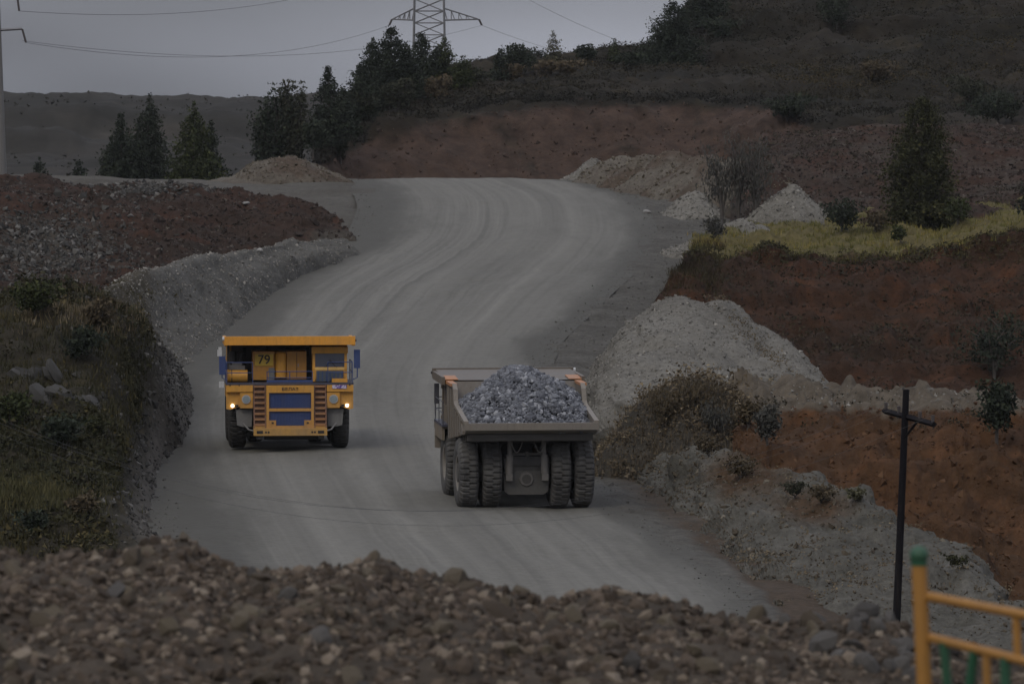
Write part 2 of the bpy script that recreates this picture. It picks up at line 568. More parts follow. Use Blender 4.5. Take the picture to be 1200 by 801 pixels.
class MB:
    """collects boxes, prisms, cylinders and tubes into one mesh"""
    def __init__(s):
        s.v = []; s.f = []

    def add(s, V, Fs):
        o = len(s.v)
        s.v += [tuple(map(float, p)) for p in V]
        s.f += [tuple(int(i) + o for i in f) for f in Fs]
        return s

    def box(s, x0, x1, y0, y1, z0, z1, ch=0.0):
        V = [(x, y, z) for x in (x0, x1) for y in (y0, y1) for z in (z0, z1)]
        return s.add(V, [(0, 1, 3, 2), (4, 6, 7, 5), (0, 4, 5, 1), (2, 3, 7, 6), (0, 2, 6, 4), (1, 5, 7, 3)])

    def prism(s, poly, a0, a1, axis='x'):
        n = len(poly)
        def P(a, q):
            return {'x': (a, q[0], q[1]), 'y': (q[0], a, q[1]), 'z': (q[0], q[1], a)}[axis]
        V = [P(a0, q) for q in poly] + [P(a1, q) for q in poly]
        Fs = [tuple(range(n))[::-1], tuple(range(n, 2 * n))] + [(i, (i + 1) % n, n + (i + 1) % n, n + i) for i in range(n)]
        return s.add(V, Fs)

    def cyl(s, p0, p1, r0, r1=None, n=16, cap=True):
        r1 = r0 if r1 is None else r1
        p0 = np.array(p0, float); p1 = np.array(p1, float); t = p1 - p0; t /= np.linalg.norm(t)
        ref = np.array([0, 0, 1.0]) if abs(t[2]) < .9 else np.array([1.0, 0, 0])
        a = np.cross(t, ref); a /= np.linalg.norm(a); b = np.cross(t, a)
        th = [2 * math.pi * i / n for i in range(n)]
        V = [p0 + r0 * (math.cos(q) * a + math.sin(q) * b) for q in th] + [p1 + r1 * (math.cos(q) * a + math.sin(q) * b) for q in th]
        Fs = [(i, (i + 1) % n, n + (i + 1) % n, n + i) for i in range(n)]
        if cap:
            Fs += [tuple(range(n))[::-1], tuple(range(n, 2 * n))]
        return s.add(V, Fs)

    def path(s, pts, r, n=6):
        V, Fq = tube_np(pts, r, n)
        return s.add(V, Fq)

    def beam(s, p0, p1, w):
        return s.cyl(p0, p1, w * .7071, n=4)

    def mesh(s, name, smooth=False):
        me = bpy.data.meshes.new(name)
        me.from_pydata(s.v, [], s.f)
        import bmesh
        bm = bmesh.new(); bm.from_mesh(me)
        bmesh.ops.recalc_face_normals(bm, faces=bm.faces)
        bm.to_mesh(me); bm.free()
        if smooth:
            me.polygons.foreach_set("use_smooth", [True] * len(me.polygons))
            try:
                me.set_sharp_from_angle(angle=R_(35))
            except Exception:
                pass
        me.update()
        return me

    def put(s, name, mat, parent=None, smooth=False, **kw):
        return put(name, s.mesh(name, smooth), mat, parent, **kw)


# ================================================================== THE SETTING
M_ground = soil("ground_earth", (.085, .07, .055), (.06, .055, .04))
M_grass_hill = soil("hill_earth", (0.0209, 0.01584, 0.01014), (0.01092, 0.009856, 0.00624), Cc=(.052, .0335, .0245), s1=.045, s2=.5, bump=.6, bscale=1.6, Dd=(0.02945, 0.02288, 0.01209), grain=.55)
M_far = soil("far_hill_earth", (0.03096, 0.02736, 0.02232), (0.02016, 0.01886, 0.01512), s1=.012, s2=.08, bscale=.5, Dd=(0.04032, 0.03456, 0.02736))
M_gravel = soil("grey_gravel", (0.1887, 0.177, 0.1524), (0.1377, 0.128, 0.11), s1=.16, s2=3.0, bump=.6, bscale=7, grain=.4)
M_gravel_warm = soil("tan_gravel", (0.1287, 0.1142, 0.09272), (0.0936, 0.07722, 0.0608), Cc=(0.082, 0.06138, 0.0456), s1=.2, s2=2.4, bump=.6, bscale=6)
M_spoil = soil("brown_spoil", (0.047, 0.02604, 0.01785), (0.028, 0.02046, 0.0153), Cc=(0.062, 0.05301, 0.0425), s1=.11, s2=2.0, bump=.7, bscale=4, Dd=(0.055, 0.02697, 0.017))
M_red = soil("red_clay", (0.08082, 0.03948, 0.01833), (0.05519, 0.03196, 0.01749), Cc=(0.1084, 0.0893, 0.06664), s1=.13, s2=1.2, bump=.9, bscale=2.5, Dd=(0.09662, 0.04512, 0.0204), grain=.5)
M_cliff = soil("brown_clay_cliff", (0.0491, 0.02312, 0.01237), (0.02693, 0.017, 0.0106), Cc=(.115, .096, .042), s1=.09, s2=1.2, bump=.9, bscale=2.5, Dd=(0.07286, 0.03128, 0.01472), grain=.5)
M_bank = soil("bank_earth", (.037, .031, .021), (.025, .023, .016), Cc=(.082, .074, .063), s1=.15, s2=1.8, bump=.6, bscale=4, Dd=(.052, .042, .024))
M_grass_flat = soil("meadow_earth", (.09, .085, .035), (.07, .06, .03), s1=.3)
M_yard = soil("yard_gravel", (0.098, 0.09108, 0.07885), (0.07, 0.06336, 0.05225), s1=.1, s2=1.6, bump=.5, bscale=4)
M_berm = soil("dark_gravel", (0.1148, 0.1094, 0.09766), (0.0833, 0.0791, 0.06944), Cc=(0.058, 0.0495, 0.03515), s1=.22, s2=3.0, bump=.5, bscale=7, grain=.35)
M_bermR = soil("berm_gravel", (0.1152, 0.1087, 0.09363), (0.081, 0.07663, 0.06437), Cc=(0.0738, 0.04722, 0.02842), s1=.2, s2=2.6, bump=.6, bscale=6)
M_rubble = soil("rubble_earth", (0.09246, 0.07336, 0.05494), (0.06167, 0.05136, 0.03995), s1=.9, s2=6, bump=.6, bscale=16)


def road_material():
    m, nt, b = new_mat("haul_road_gravel")
    tc = _n(nt, "ShaderNodeTexCoord")
    uv = tc.outputs["UV"]; ob = tc.outputs["Object"]

    def mapped(vec, s):
        mp = _n(nt, "ShaderNodeMapping"); mp.inputs["Scale"].default_value = s
        nt.links.new(vec, mp.inputs[0]); return mp.outputs[0]
    c = mixc(nt, noise_out(nt, mapped(uv, (4.5, 2.2, 1)), 1.0, 5, .6, .33, .67, .4), (.138, .132, 0.1149), (.166, .159, 0.1387))
    # wheel lines run with the road
    c = mixc(nt, noise_out(nt, mapped(uv, (17, 1.3, 1)), 1.0, 4, .6, .47, .72, .3), c, (.198, .19, 0.1662))
    c = mixc(nt, noise_out(nt, mapped(uv, (22, 2.0, 1)), 1.3, 5, .65, .5, .85, .5), c, (.104, .1, 0.0883))
    # loose dark gravel along both margins, where wheels seldom run
    sm = _n(nt, "ShaderNodeSeparateXYZ"); nt.links.new(uv, sm.inputs[0])
    ab = _n(nt, "ShaderNodeMath", operation='SUBTRACT'); nt.links.new(sm.outputs["X"], ab.inputs[0]); ab.inputs[1].default_value = .545
    ab2 = _n(nt, "ShaderNodeMath", operation='ABSOLUTE'); nt.links.new(ab.outputs[0], ab2.inputs[0])
    wb = noise_out(nt, mapped(uv, (5, 14, 1)), 1.0, 5, .65, .2, .8)
    ws = _n(nt, "ShaderNodeMath", operation='MULTIPLY_ADD'); ws.inputs[1].default_value = .16
    nt.links.new(wb, ws.inputs[0]); nt.links.new(ab2.outputs[0], ws.inputs[2])
    mr0 = _n(nt, "ShaderNodeMapRange"); mr0.interpolation_type = 'SMOOTHSTEP'
    mr0.inputs["From Min"].default_value = .37; mr0.inputs["From Max"].default_value = .50
    nt.links.new(ws.outputs[0], mr0.inputs["Value"])
    c = mixc(nt, mr0.outputs[0], c, (.082, .078, 0.0674))
    # damp, dark blotches and a few sharper tyre lines
    bl = noise_out(nt, mapped(uv, (3.2, 9, 1)), 1.0, 7, .72, .5, .8, .6)
    c = mixc(nt, bl, c, (.1, .096, 0.0836))
    tl = noise_out(nt, mapped(uv, (38, 3.0, 1)), 1.0, 5, .6, .56, .8, .5)
    tlm = _n(nt, "ShaderNodeMath", operation='MULTIPLY'); tlm.inputs[1].default_value = .6
    nt.links.new(tl, tlm.inputs[0])
    c = mixc(nt, tlm.outputs[0], c, (.1, .096, 0.0855))
    g = noise_out(nt, ob, 2.2, 7, .75, .2, .8)
    gm = _n(nt, "ShaderNodeMapRange"); gm.inputs["To Min"].default_value = .78; gm.inputs["To Max"].default_value = 1.2
    nt.links.new(g, gm.inputs["Value"])
    sv = _n(nt, "ShaderNodeVectorMath", operation='SCALE')
    nt.links.new(c, sv.inputs[0]); nt.links.new(gm.outputs[0], sv.inputs["Scale"])
    nt.links.new(sv.outputs[0], b.inputs["Base Color"])
    b.inputs["Roughness"].default_value = .9
    b.inputs["Specular IOR Level"].default_value = .15
    bn = _n(nt, "ShaderNodeTexNoise"); bn.inputs["Scale"].default_value = 3; bn.inputs["Detail"].default_value = 6
    nt.links.new(ob, bn.inputs["Vector"])
    bp = _n(nt, "ShaderNodeBump"); bp.inputs["Strength"].default_value = .25; bp.inputs["Distance"].default_value = .2
    nt.links.new(bn.outputs["Fac"], bp.inputs["Height"]); nt.links.new(bp.outputs[0], b.inputs["Normal"])
    return m


M_road = road_material()

# ---- the ground sheet under everything, out to the horizon
gx = np.concatenate([-np.geomspace(2500, 60, 24), np.linspace(-50, 50, 41), np.geomspace(60, 2500, 24)])
gy = np.concatenate([[-300, -100, -50], np.linspace(-20, 80, 41), np.linspace(90, 640, 80), np.geomspace(670, 4000, 24)])
GX, GY = np.meshgrid(gx, gy)
gz = np.interp(GY, [-300, 6, 14, 22, 26, 46, 60, 130, 200, 240], [16.9, 16.9, 16.0, 14.6, 13.8, 13.4, 9.5, 2.8, -2.2, -2.0])
gz = np.where(GY > 215, road_z(GY.ravel()).reshape(GY.shape) - 1.6, gz)
gul = np.clip((GX - (10 + (GY - 200) * .02)) / 6, 0, 1) * np.clip((GY - 175) / 25, 0, 1) * np.clip((385 - GY) / 20, 0, 1)
gz = gz - 12 * gul
gz = np.where(GY > 640, np.minimum(gz, 5 - (GY - 640) * .004), gz)
gz += .3 * fbm(np.stack([GX, GY, GX * 0], -1) * .05, 3, 3)
put("ground", mesh_np("ground", np.stack([GX, GY, gz], -1).reshape(-1, 3), grid_faces(len(gx), len(gy)), True), M_ground, kind="structure")

# ---- haul road
road_rows = []
ROAD_R = {860: 1010, 760: 928, 700: 884, 655: 828, 610: 764, 570: 712, 530: 682, 487: 660, 450: 646, 404: 658, 370: 692, 345: 717, 320: 744,
          300: 760, 280: 770, 262: 769, 246: 762, 233: 750, 222: 724, 215: 696, 211: 672}
for py, l in [(860, 160), (760, 190), (700, 205), (655, 190), (610, 172), (570, 160), (530, 150), (487, 150), (450, 170), (404, 225), (370, 255), (345, 275),
              (320, 320), (300, 362), (280, 398), (262, 412), (246, 418), (233, 416), (222, 410), (215, 404), (211, 400)]:
    r = ROAD_R[py]
    road_rows.append([RP(l, py), RP(l + (r - l) * .25, py, .12), RP((l + r) / 2, py, .2), RP(l + (r - l) * .75, py, .12), RP(r, py)])
last = road_rows[-1]
for dd, dz, sh in ((14, -.5, -1.2), (34, -1.3, -5), (60, -2.4, -12), (100, -4.2, -26)):
    road_rows.append([p + np.array([sh, dd, dz]) for p in last])
loft("road", road_rows, 70, 330, M_road, disp=[(.10, .22, 3), (.03, 1.1, 3)], uvs=True, world=True, edge_keep=True)

# ---- side yard left of the crest
def rz(px, d, dz=0.0):
    p = U(px, 300, d); p[2] = road_z(d)[0] + dz; return p
loft("gravel_yard", [[rz(-160, 440, -2.2), rz(100, 440, -2.2), rz(300, 440, -2.0), rz(430, 440, -.9)],
                     [rz(-160, 462, .4), rz(100, 462, .5), rz(300, 462, -.25), rz(440, 462, -.18)],
                     [rz(-160, 490, 1.6), rz(100, 490, .9), rz(300, 490, .0), rz(440, 490, -.12)],
                     [rz(-160, 520, .6), rz(100, 520, .3), rz(300, 520, -.05), rz(440, 520, -.15)],
                     [rz(-160, 548, -1), rz(100, 548, -1), rz(300, 548, -1.2), rz(440, 548, -1.5)],
                     [rz(-160, 620, -3), rz(100, 620, -3), rz(300, 620, -3), rz(440, 620, -3)]],
     120, 90, M_yard, disp=[(.25, .12, 4), (.06, .8, 3)], world=True, mask=lambda G, u, v: np.clip(1.2 - u * 1.8, 0, 1) * .6)

# ---- far hill behind the left trees
loft("far_hill", [[(-200, 240, 600), (200, 236, 600), (460, 236, 600)],
                  [(-200, 205, 720), (200, 203, 720), (460, 203, 720)],
                  [(-200, 190, 900), (150, 190, 900), (460, 188, 900)],
                  [(-200, 185, 985), (80, 186, 985), (220, 186, 985), (460, 182, 985)],
                  [(-200, 156, 1000), (20, 156, 1000), (70, 160, 1002), (110, 170, 1004), (220, 174, 1004), (460, 168, 1000)],
                  [(-200, 153, 1080), (20, 153, 1080), (70, 157, 1080), (110, 166, 1080), (220, 170, 1080), (460, 163, 1080)],
                  [(-200, 116, 1110), (0, 118, 1110), (60, 120, 1110), (100, 122, 1110), (135, 127, 1110), (200, 129, 1110), (255, 131, 1110), (300, 128, 1110), (460, 112, 1110)],
                  [(-200, 114, 1135), (0, 115, 1135), (60, 117, 1135), (96, 118, 1135), (106, 121, 1135), (135, 124, 1135), (200, 126, 1135), (255, 129, 1135), (300, 125, 1135), (460, 108, 1135)],
                  [(-200, 116, 1300), (460, 112, 1300)], [(-200, 200, 1800), (460, 200, 1800)]],
     220, 180, M_far, disp=[(.9, (.03, .02, .05), 5), (1.2, (.07, .05, .03), -4), (.3, .3, 3)], seed=3)

# ---- big hill on the right: cut face, terraces, skyline
def hill_mask(G, u, v):
    px, py = proj(G)
    top = np.interp(px, [360, 410, 450, 500, 560, 640, 700, 800, 900, 960, 1050, 1300], [195, 174, 152, 140, 128, 121, 120, 119, 124, 150, 152, 150])
    m = np.clip((py - top) / 9, 0, 1)
    # rills: earth runs down in streaks
    return m * np.clip(.85 + .35 * fbm(np.stack([px / 26 - py / 40, py / 60, px * 0], -1), 4, 12), 0, 1)
def hill_bench(G):
    """old cut benches: the slope above the red face steps up in long level treads"""
    px, py = proj(G)
    top = np.interp(px, [360, 410, 450, 500, 560, 640, 700, 800, 900, 960, 1050, 1300], [195, 174, 152, 140, 128, 121, 120, 119, 124, 150, 152, 150])
    k = np.clip((top - 6 - py) / 10, 0, 1) * np.clip((px - 560) / 120, 0, 1)
    ph = G[..., 2] * (2 * math.pi / 3.4) + 1.3 * fbm(G * .03, 3, 8)
    G = G.copy(); G[..., 2] += k * .62 * np.sin(ph)
    return G
loft("hill", [[(330, 262, 538), (430, 246, 556), (650, 250, 560), (800, 262, 545), (900, 262, 530), (1000, 262, 515), (1300, 262, 500)],
              [(345, 214, 548), (420, 212, 570), (540, 213, 572), (660, 214, 572), (800, 205, 572), (900, 190, 560), (1000, 200, 540), (1300, 205, 525)],
              [(355, 200, 552), (415, 190, 575), (500, 176, 578), (560, 170, 579), (660, 166, 580), (800, 160, 580), (900, 158, 570), (1000, 172, 553), (1300, 175, 540)],
              [(365, 190, 557), (412, 172, 580), (455, 152, 583), (500, 139, 585), (560, 127, 586), (640, 120, 587), (700, 119, 588), (800, 118, 588), (900, 123, 582), (960, 148, 566), (1050, 150, 562), (1300, 150, 555)],
              [(370, 184, 566), (414, 160, 590), (455, 138, 594), (500, 126, 597), (560, 117, 600), (640, 112, 601), (700, 111, 602), (800, 110, 602), (900, 112, 598), (960, 122, 590), (1050, 126, 585), (1300, 126, 580)],
              [(376, 176, 585), (418, 140, 615), (460, 116, 630), (540, 102, 640), (600, 97, 645), (700, 92, 650), (800, 86, 650), (900, 84, 648), (1050, 84, 640), (1300, 84, 630)],
              [(378, 170, 600), (420, 126, 640), (460, 100, 665), (540, 90, 675), (600, 84, 680), (700, 77, 685), (780, 68, 680), (830, 52, 676), (950, 50, 670), (1300, 50, 660)],
              [(380, 164, 615), (424, 116, 660), (470, 93, 690), (540, 83, 705), (600, 75, 710), (650, 70, 715), (700, 66, 718), (760, 60, 718), (790, 44, 700), (815, 20, 695), (850, 14, 690), (950, 16, 685), (1300, 12, 680)],
              [(382, 168, 640), (428, 122, 690), (470, 100, 720), (540, 92, 730), (600, 84, 735), (650, 79, 738), (700, 75, 740), (760, 64, 738), (795, 30, 722), (822, 2, 716), (860, -14, 712), (950, -10, 705), (1300, -18, 700)],
              [(384, 190, 680), (430, 150, 730), (540, 125, 760), (700, 105, 770), (770, 80, 765), (800, 30, 750), (840, -18, 744), (900, -55, 738), (1000, -75, 735), (1300, -90, 730)],
              [(390, 230, 760), (540, 190, 820), (700, 160, 830), (850, 60, 830), (1000, 0, 830), (1300, -40, 830)],
              [(390, 260, 900), (700, 220, 980), (1300, 120, 1000)]],
     350, 270, M_grass_hill, disp=[(.8, (.05, .05, .09), 4), (1.0, (.16, .16, .045), -4), (.3, (.4, .35, .3), 4), (.16, .9, 3)], mask=hill_mask, seed=5, post=hill_bench)

# ---- brown spoil bench in front of the hill on the right
def bench_mask(G, u, v):
    return np.clip(.55 + .6 * fbm(G * .12, 4, 4) - .25 * (v > .55), 0, 1) * .5
loft("spoil_bench", [[(850, 300, 440), (960, 292, 438), (1100, 290, 435), (1300, 285, 432)],
                     [(855, 255, 455), (960, 254, 450), (1100, 252, 446), (1300, 248, 442)],
                     [(870, 215, 470), (960, 215, 470), (1040, 222, 466), (1150, 218, 466), (1300, 215, 462)],
                     [(880, 185, 486), (920, 176, 488), (980, 166, 490), (1040, 160, 490), (1110, 163, 490), (1200, 168, 488), (1300, 166, 484)],
                     [(880, 176, 494), (930, 167, 496), (980, 157, 498), (1040, 151, 499), (1110, 155, 500), (1200, 160, 498), (1300, 158, 495)],
                     [(880, 176, 510), (950, 158, 515), (1040, 150, 520), (1300, 155, 520)],
                     [(880, 215, 530), (1300, 200, 545)]],
     240, 150, M_spoil, disp=[(.6, .12, 4), (.22, .5, 4), (.1, 1.6, 3)], mask=bench_mask, seed=9)

# ---- tan and grey heaps right of the crest
for k, (px, py, d, rx, ry, h, mt, rt) in enumerate([
        (697, 214, 520, 2.6, 3.5, 2.3, M_gravel, .2), (728, 217, 513, 3.2, 4, 2.8, M_gravel_warm, 0), (758, 224, 506, 3.3, 4.5, 3.5, M_gravel_warm, .3),
        (792, 232, 500, 4.2, 5, 4.2, M_gravel_warm, .1), (832, 245, 492, 4.6, 6, 5.0, M_gravel_warm, -.2), (872, 252, 486, 5.0, 6, 5.4, M_gravel_warm, .4),
        (812, 262, 470, 3.6, 5, 2.6, M_gravel, .3), (905, 262, 470, 5.0, 5, 4.2, M_spoil, 0),
        (926, 262, 452, 3.2, 4, 3.1, M_gravel, .2), (868, 292, 432, 3.4, 6, 2.5, M_gravel, -.3), (838, 300, 425, 3.0, 6, 1.4, M_gravel, .5)]):
    c = U(px, py, d)
    if k < 6:
        rx *= 1.45; c = c - np.array([0, 0, .2])
    mound("gravel_heap", c, rx, ry, h, mt, rot=rt, noise=.3, nscale=.4, seed=20 + k, power=1.1, mask=(lambda P, r, a: np.clip(.4 + .7 * fbm(P * .3, 3, 2), 0, 1)) if mt is not M_gravel else None)
    SURF["heap%d" % k] = SURF["gravel_heap"]

# ---- grey heap at the left end of the crest
c = U(335, 226, 512)
mound("gravel_heap", c, 6.6, 5, 3.1, M_gravel_warm, noise=.35, nscale=.35, seed=41, power=1.7, mask=lambda P, r, a: np.clip(.35 + .8 * fbm(P * .3, 3, 2), 0, 1))
SURF["heap_left"] = SURF["gravel_heap"]
c = U(285, 226, 512)
mound("gravel_heap", c, 5.5, 5, 1.8, M_gravel_warm, noise=.3, nscale=.4, seed=43, power=1.5, mask=lambda P, r, a: np.clip(.25 + .8 * fbm(P * .3, 3, 2), 0, 1))

# ---- brown spoil slope on the left, behind the gravel berm
def spoil_mask(G, u, v):
    px, py = proj(G)
    a = np.exp(-(((px - 60) / 85) ** 2 + ((py - 290) / 50) ** 2)) * 1.0
    b = np.clip((px - 330) / 50, 0, 1) * np.clip((py - 262) / 10, 0, 1)
    return np.clip(a + b, 0, 1) * .75
loft("spoil_slope", [[(-170, 420, 372), (0, 415, 378), (120, 385, 392), (230, 345, 405), (330, 318, 420), (395, 306, 428), (425, 300, 432)],
                     [(-170, 345, 385), (0, 345, 392), (110, 330, 404), (220, 312, 417), (320, 296, 430), (385, 288, 436), (416, 285, 440)],
                     [(-170, 290, 405), (0, 290, 410), (110, 284, 420), (220, 276, 432), (320, 262, 445), (375, 266, 447), (409, 275, 446)],
                     [(-170, 240, 425), (0, 240, 430), (110, 245, 436), (220, 248, 445), (310, 243, 456), (358, 246, 460), (398, 266, 452)],
                     [(-170, 212, 438), (0, 213, 442), (60, 215, 446), (140, 222, 450), (220, 231, 456), (300, 236, 464), (352, 240, 468), (392, 262, 458)],
                     [(-170, 210, 452), (0, 212, 456), (100, 218, 460), (220, 229, 470), (300, 236, 474), (345, 241, 476), (392, 268, 464)],
                     [(-170, 235, 475), (200, 255, 480), (350, 262, 482), (395, 290, 470)]],
     230, 150, M_spoil, disp=[(.8, .12, 4), (.4, .4, -4), (.1, 1.7, 3)], mask=spoil_mask, seed=11)

# ---- grey berm along the left edge of the road
loft("gravel_berm", [[RP(150, 470, -.8), RP(226, 428, -.3), RP(270, 386, -.25), RP(308, 354, -.22), RP(364, 322, -.22), RP(402, 308, -.22), RP(425, 298, -.22)],
                     [U(135, 418, 318), U(188, 382, 343), U(234, 353, 363), U(277, 327, 381), U(338, 302, 404), U(388, 294, 418), U(412, 290, 428)],
                     [U(110, 372, 322), U(170, 345, 345), U(222, 325, 366), U(268, 309, 385), U(330, 292, 408), U(378, 288, 422), U(408, 286, 430)],
                     [U(85, 358, 324), U(112, 345, 330), U(165, 320, 350), U(222, 307, 371), U(278, 296, 392), U(335, 284, 412), U(372, 281, 424), U(404, 283, 431)],
                     [U(60, 372, 328), U(100, 352, 334), U(150, 326, 355), U(205, 312, 376), U(262, 301, 396), U(325, 287, 416), U(365, 284, 427), U(400, 286, 432)],
                     [U(20, 440, 336), U(120, 400, 362), U(230, 350, 400), U(330, 320, 425), U(398, 300, 436)]],
     200, 80, M_berm, disp=[(.22, .2, 4), (.12, .7, 4), (.05, 2.2, 3)], world=True, seed=13, mask=lambda G, u, v: np.clip((205 - proj(G)[0]) / 60, 0, 1))

# ---- grown-over bank on the left edge of the road
def bank_mask(G, u, v):
    px, py = proj(G)
    foot = np.interp(py, [345, 400, 480, 560, 600, 660], [150, 178, 165, 140, 130, 150])
    return np.clip((px - foot) / 40, 0, 1)
loft("bank", [[(-170, 760, 205), (0, 765, 205), (120, 770, 205), (255, 770, 205)],
              [(-170, 655, 214), (0, 655, 214), (110, 660, 214), (170, 672, 214), (236, 690, 214)],
              [(-170, 600, 222), (0, 605, 222), (100, 612, 222), (150, 628, 222), (215, 662, 222)],
              [(-170, 535, 238), (0, 540, 238), (80, 545, 238), (118, 552, 238), (140, 588, 238), (192, 628, 238)],
              [(-170, 470, 250), (0, 475, 250), (85, 482, 250), (125, 496, 250), (150, 548, 250), (186, 594, 250)],
              [(-170, 405, 262), (0, 410, 262), (85, 415, 262), (128, 446, 262), (158, 520, 262), (188, 568, 262)],
              [(-170, 358, 272), (0, 362, 272), (78, 358, 272), (122, 380, 272), (152, 462, 272), (196, 548, 272)],
              [(-170, 344, 282), (0, 350, 282), (60, 343, 282), (112, 351, 282), (152, 378, 282), (184, 440, 282), (214, 530, 282)],
              [(-170, 356, 296), (0, 360, 296), (80, 356, 296), (150, 374, 296), (192, 425, 296), (226, 502, 296)],
              [(-170, 400, 318), (80, 372, 318), (150, 380, 318), (196, 412, 318), (228, 462, 318)],
              [(-170, 480, 345), (90, 440, 345), (190, 440, 345), (226, 440, 345)]],
     190, 200, M_bank, disp=[(.6, .22, 4), (.5, (.5, .5, .2), -4), (.07, (1.6, 1.6, .6), 3)], mask=bank_mask, seed=17, calm=.3)

# ---- meadow above the red cliff on the right
loft("cliff_meadow", [[(760, 372, 356), (800, 520, 352), (900, 560, 352), (1000, 570, 352), (1300, 590, 352)],
                      [(765, 358, 362), (810, 430, 358), (900, 462, 360), (1000, 476, 360), (1300, 500, 360)],
                      [(775, 340, 370), (830, 368, 370), (900, 392, 374), (1000, 400, 376), (1150, 405, 376), (1300, 405, 376)],
                      [(788, 322, 378), (830, 318, 384), (900, 330, 388), (1000, 334, 390), (1150, 330, 390), (1300, 320, 388)],
                      [(796, 312, 383.3), (830, 303, 389.7), (885, 308, 393.8), (940, 306, 395.8), (1000, 301, 396.8), (1060, 298, 396.8), (1110, 295, 396.8), (1150, 285, 395.8), (1200, 275, 393.8), (1300, 263, 391.8)],
                      [(798, 308, 384), (830, 298, 390), (885, 303, 394), (940, 301, 396), (1000, 296, 397), (1060, 293, 397), (1110, 290, 397), (1150, 280, 396), (1200, 270, 394), (1300, 258, 392)],
                      [(806, 300, 390), (835, 290, 397), (885, 294, 401), (940, 291, 403), (1000, 287, 404), (1060, 284, 404), (1110, 280, 404), (1150, 270, 403), (1200, 261, 401), (1300, 250, 399)],
                      [(815, 288, 415), (850, 278, 425), (900, 274, 430), (1000, 268, 432), (1100, 262, 430), (1200, 252, 428), (1300, 243, 425)],
                      [(825, 285, 440), (900, 264, 455), (1000, 256, 458), (1100, 252, 456), (1300, 236, 450)],
                      [(825, 310, 460), (1300, 270, 475)]],
     260, 210, M_cliff, disp=[(.4, (.16, .16, .3), 4), (.95, (.24, .24, .07), -4), (.25, (.55, .5, .3), 4), (.12, 1.6, 3)], mask=lambda G, u, v: np.clip((G[..., 1] - np.interp(proj(G)[0], [800, 885, 1000, 1110, 1200, 1300], [390, 396, 398, 398, 395, 393])) / 3, 0, 1), seed=19)

# ---- grey scree heap right of the road
loft("scree_heap", [[RP(668, 505, -.6), U(720, 545, 282), U(850, 530, 282), U(960, 520, 288), U(1080, 520, 296)],
                    [RP(682, 468, -.3), U(728, 462, 292), U(850, 470, 292), U(940, 480, 296), U(1030, 490, 300)],
                    [RP(694, 442, -.1), U(735, 420, 302), U(800, 415, 301), U(860, 432, 301), U(930, 455, 302), U(1006, 476, 304)],
                    [RP(712, 415, 0), U(752, 384, 312), U(800, 376, 310), U(850, 390, 309), U(910, 425, 308), U(994, 468, 308)],
                    [U(730, 392, 344), U(768, 358, 322), U(795, 346, 318), U(820, 354, 317), U(845, 350, 316), U(868, 368, 315), U(930, 418, 314), U(990, 464, 312)],
                    [U(745, 385, 352), U(775, 366, 332), U(800, 360, 327), U(850, 366, 325), U(900, 410, 322), U(990, 476, 318)],
                    [U(760, 400, 362), U(800, 430, 345), U(900, 470, 335), U(1000, 530, 328)]],
     190, 140, M_gravel, disp=[(.45, (.18, .18, .3), 4), (.3, (.4, .25, .25), -4), (.05, 2.2, 3)], world=True, seed=23)

# ---- red clay ledge behind the right berm
def ledge_mask(G, u, v):
    px, py = proj(G)
    return np.clip((484 - py) / 6, 0, 1) * .95
loft("clay_ledge", [[(835, 650, 243), (880, 690, 240), (1000, 740, 238), (1300, 800, 236)],
                    [(848, 585, 250), (890, 600, 247), (1000, 640, 245), (1300, 690, 244)],
                    [(858, 532, 256), (900, 540, 253), (1000, 558, 252), (1150, 570, 252), (1300, 580, 251)],
                    [(862, 492, 261), (905, 494, 259), (1000, 492, 259), (1080, 490, 259), (1150, 496, 258), (1300, 500, 257)],
                    [(862, 470, 264), (900, 472, 263), (1000, 478, 263), (1080, 476, 263), (1150, 484, 262), (1300, 488, 261)],
                    [(858, 461, 272), (900, 463, 274), (1000, 468, 275), (1080, 470, 275), (1180, 477, 274), (1300, 480, 272)],
                    [(840, 466, 285), (1000, 474, 288), (1300, 486, 288)],
                    [(840, 540, 302), (1000, 560, 305), (1300, 570, 305)]],
     230, 150, M_red, disp=[(.4, (.25, .25, .35), 4), (.8, (.36, .36, .1), -4), (.2, (.8, .8, .5), 4), (.09, 2.2, 3)], mask=ledge_mask, seed=29)

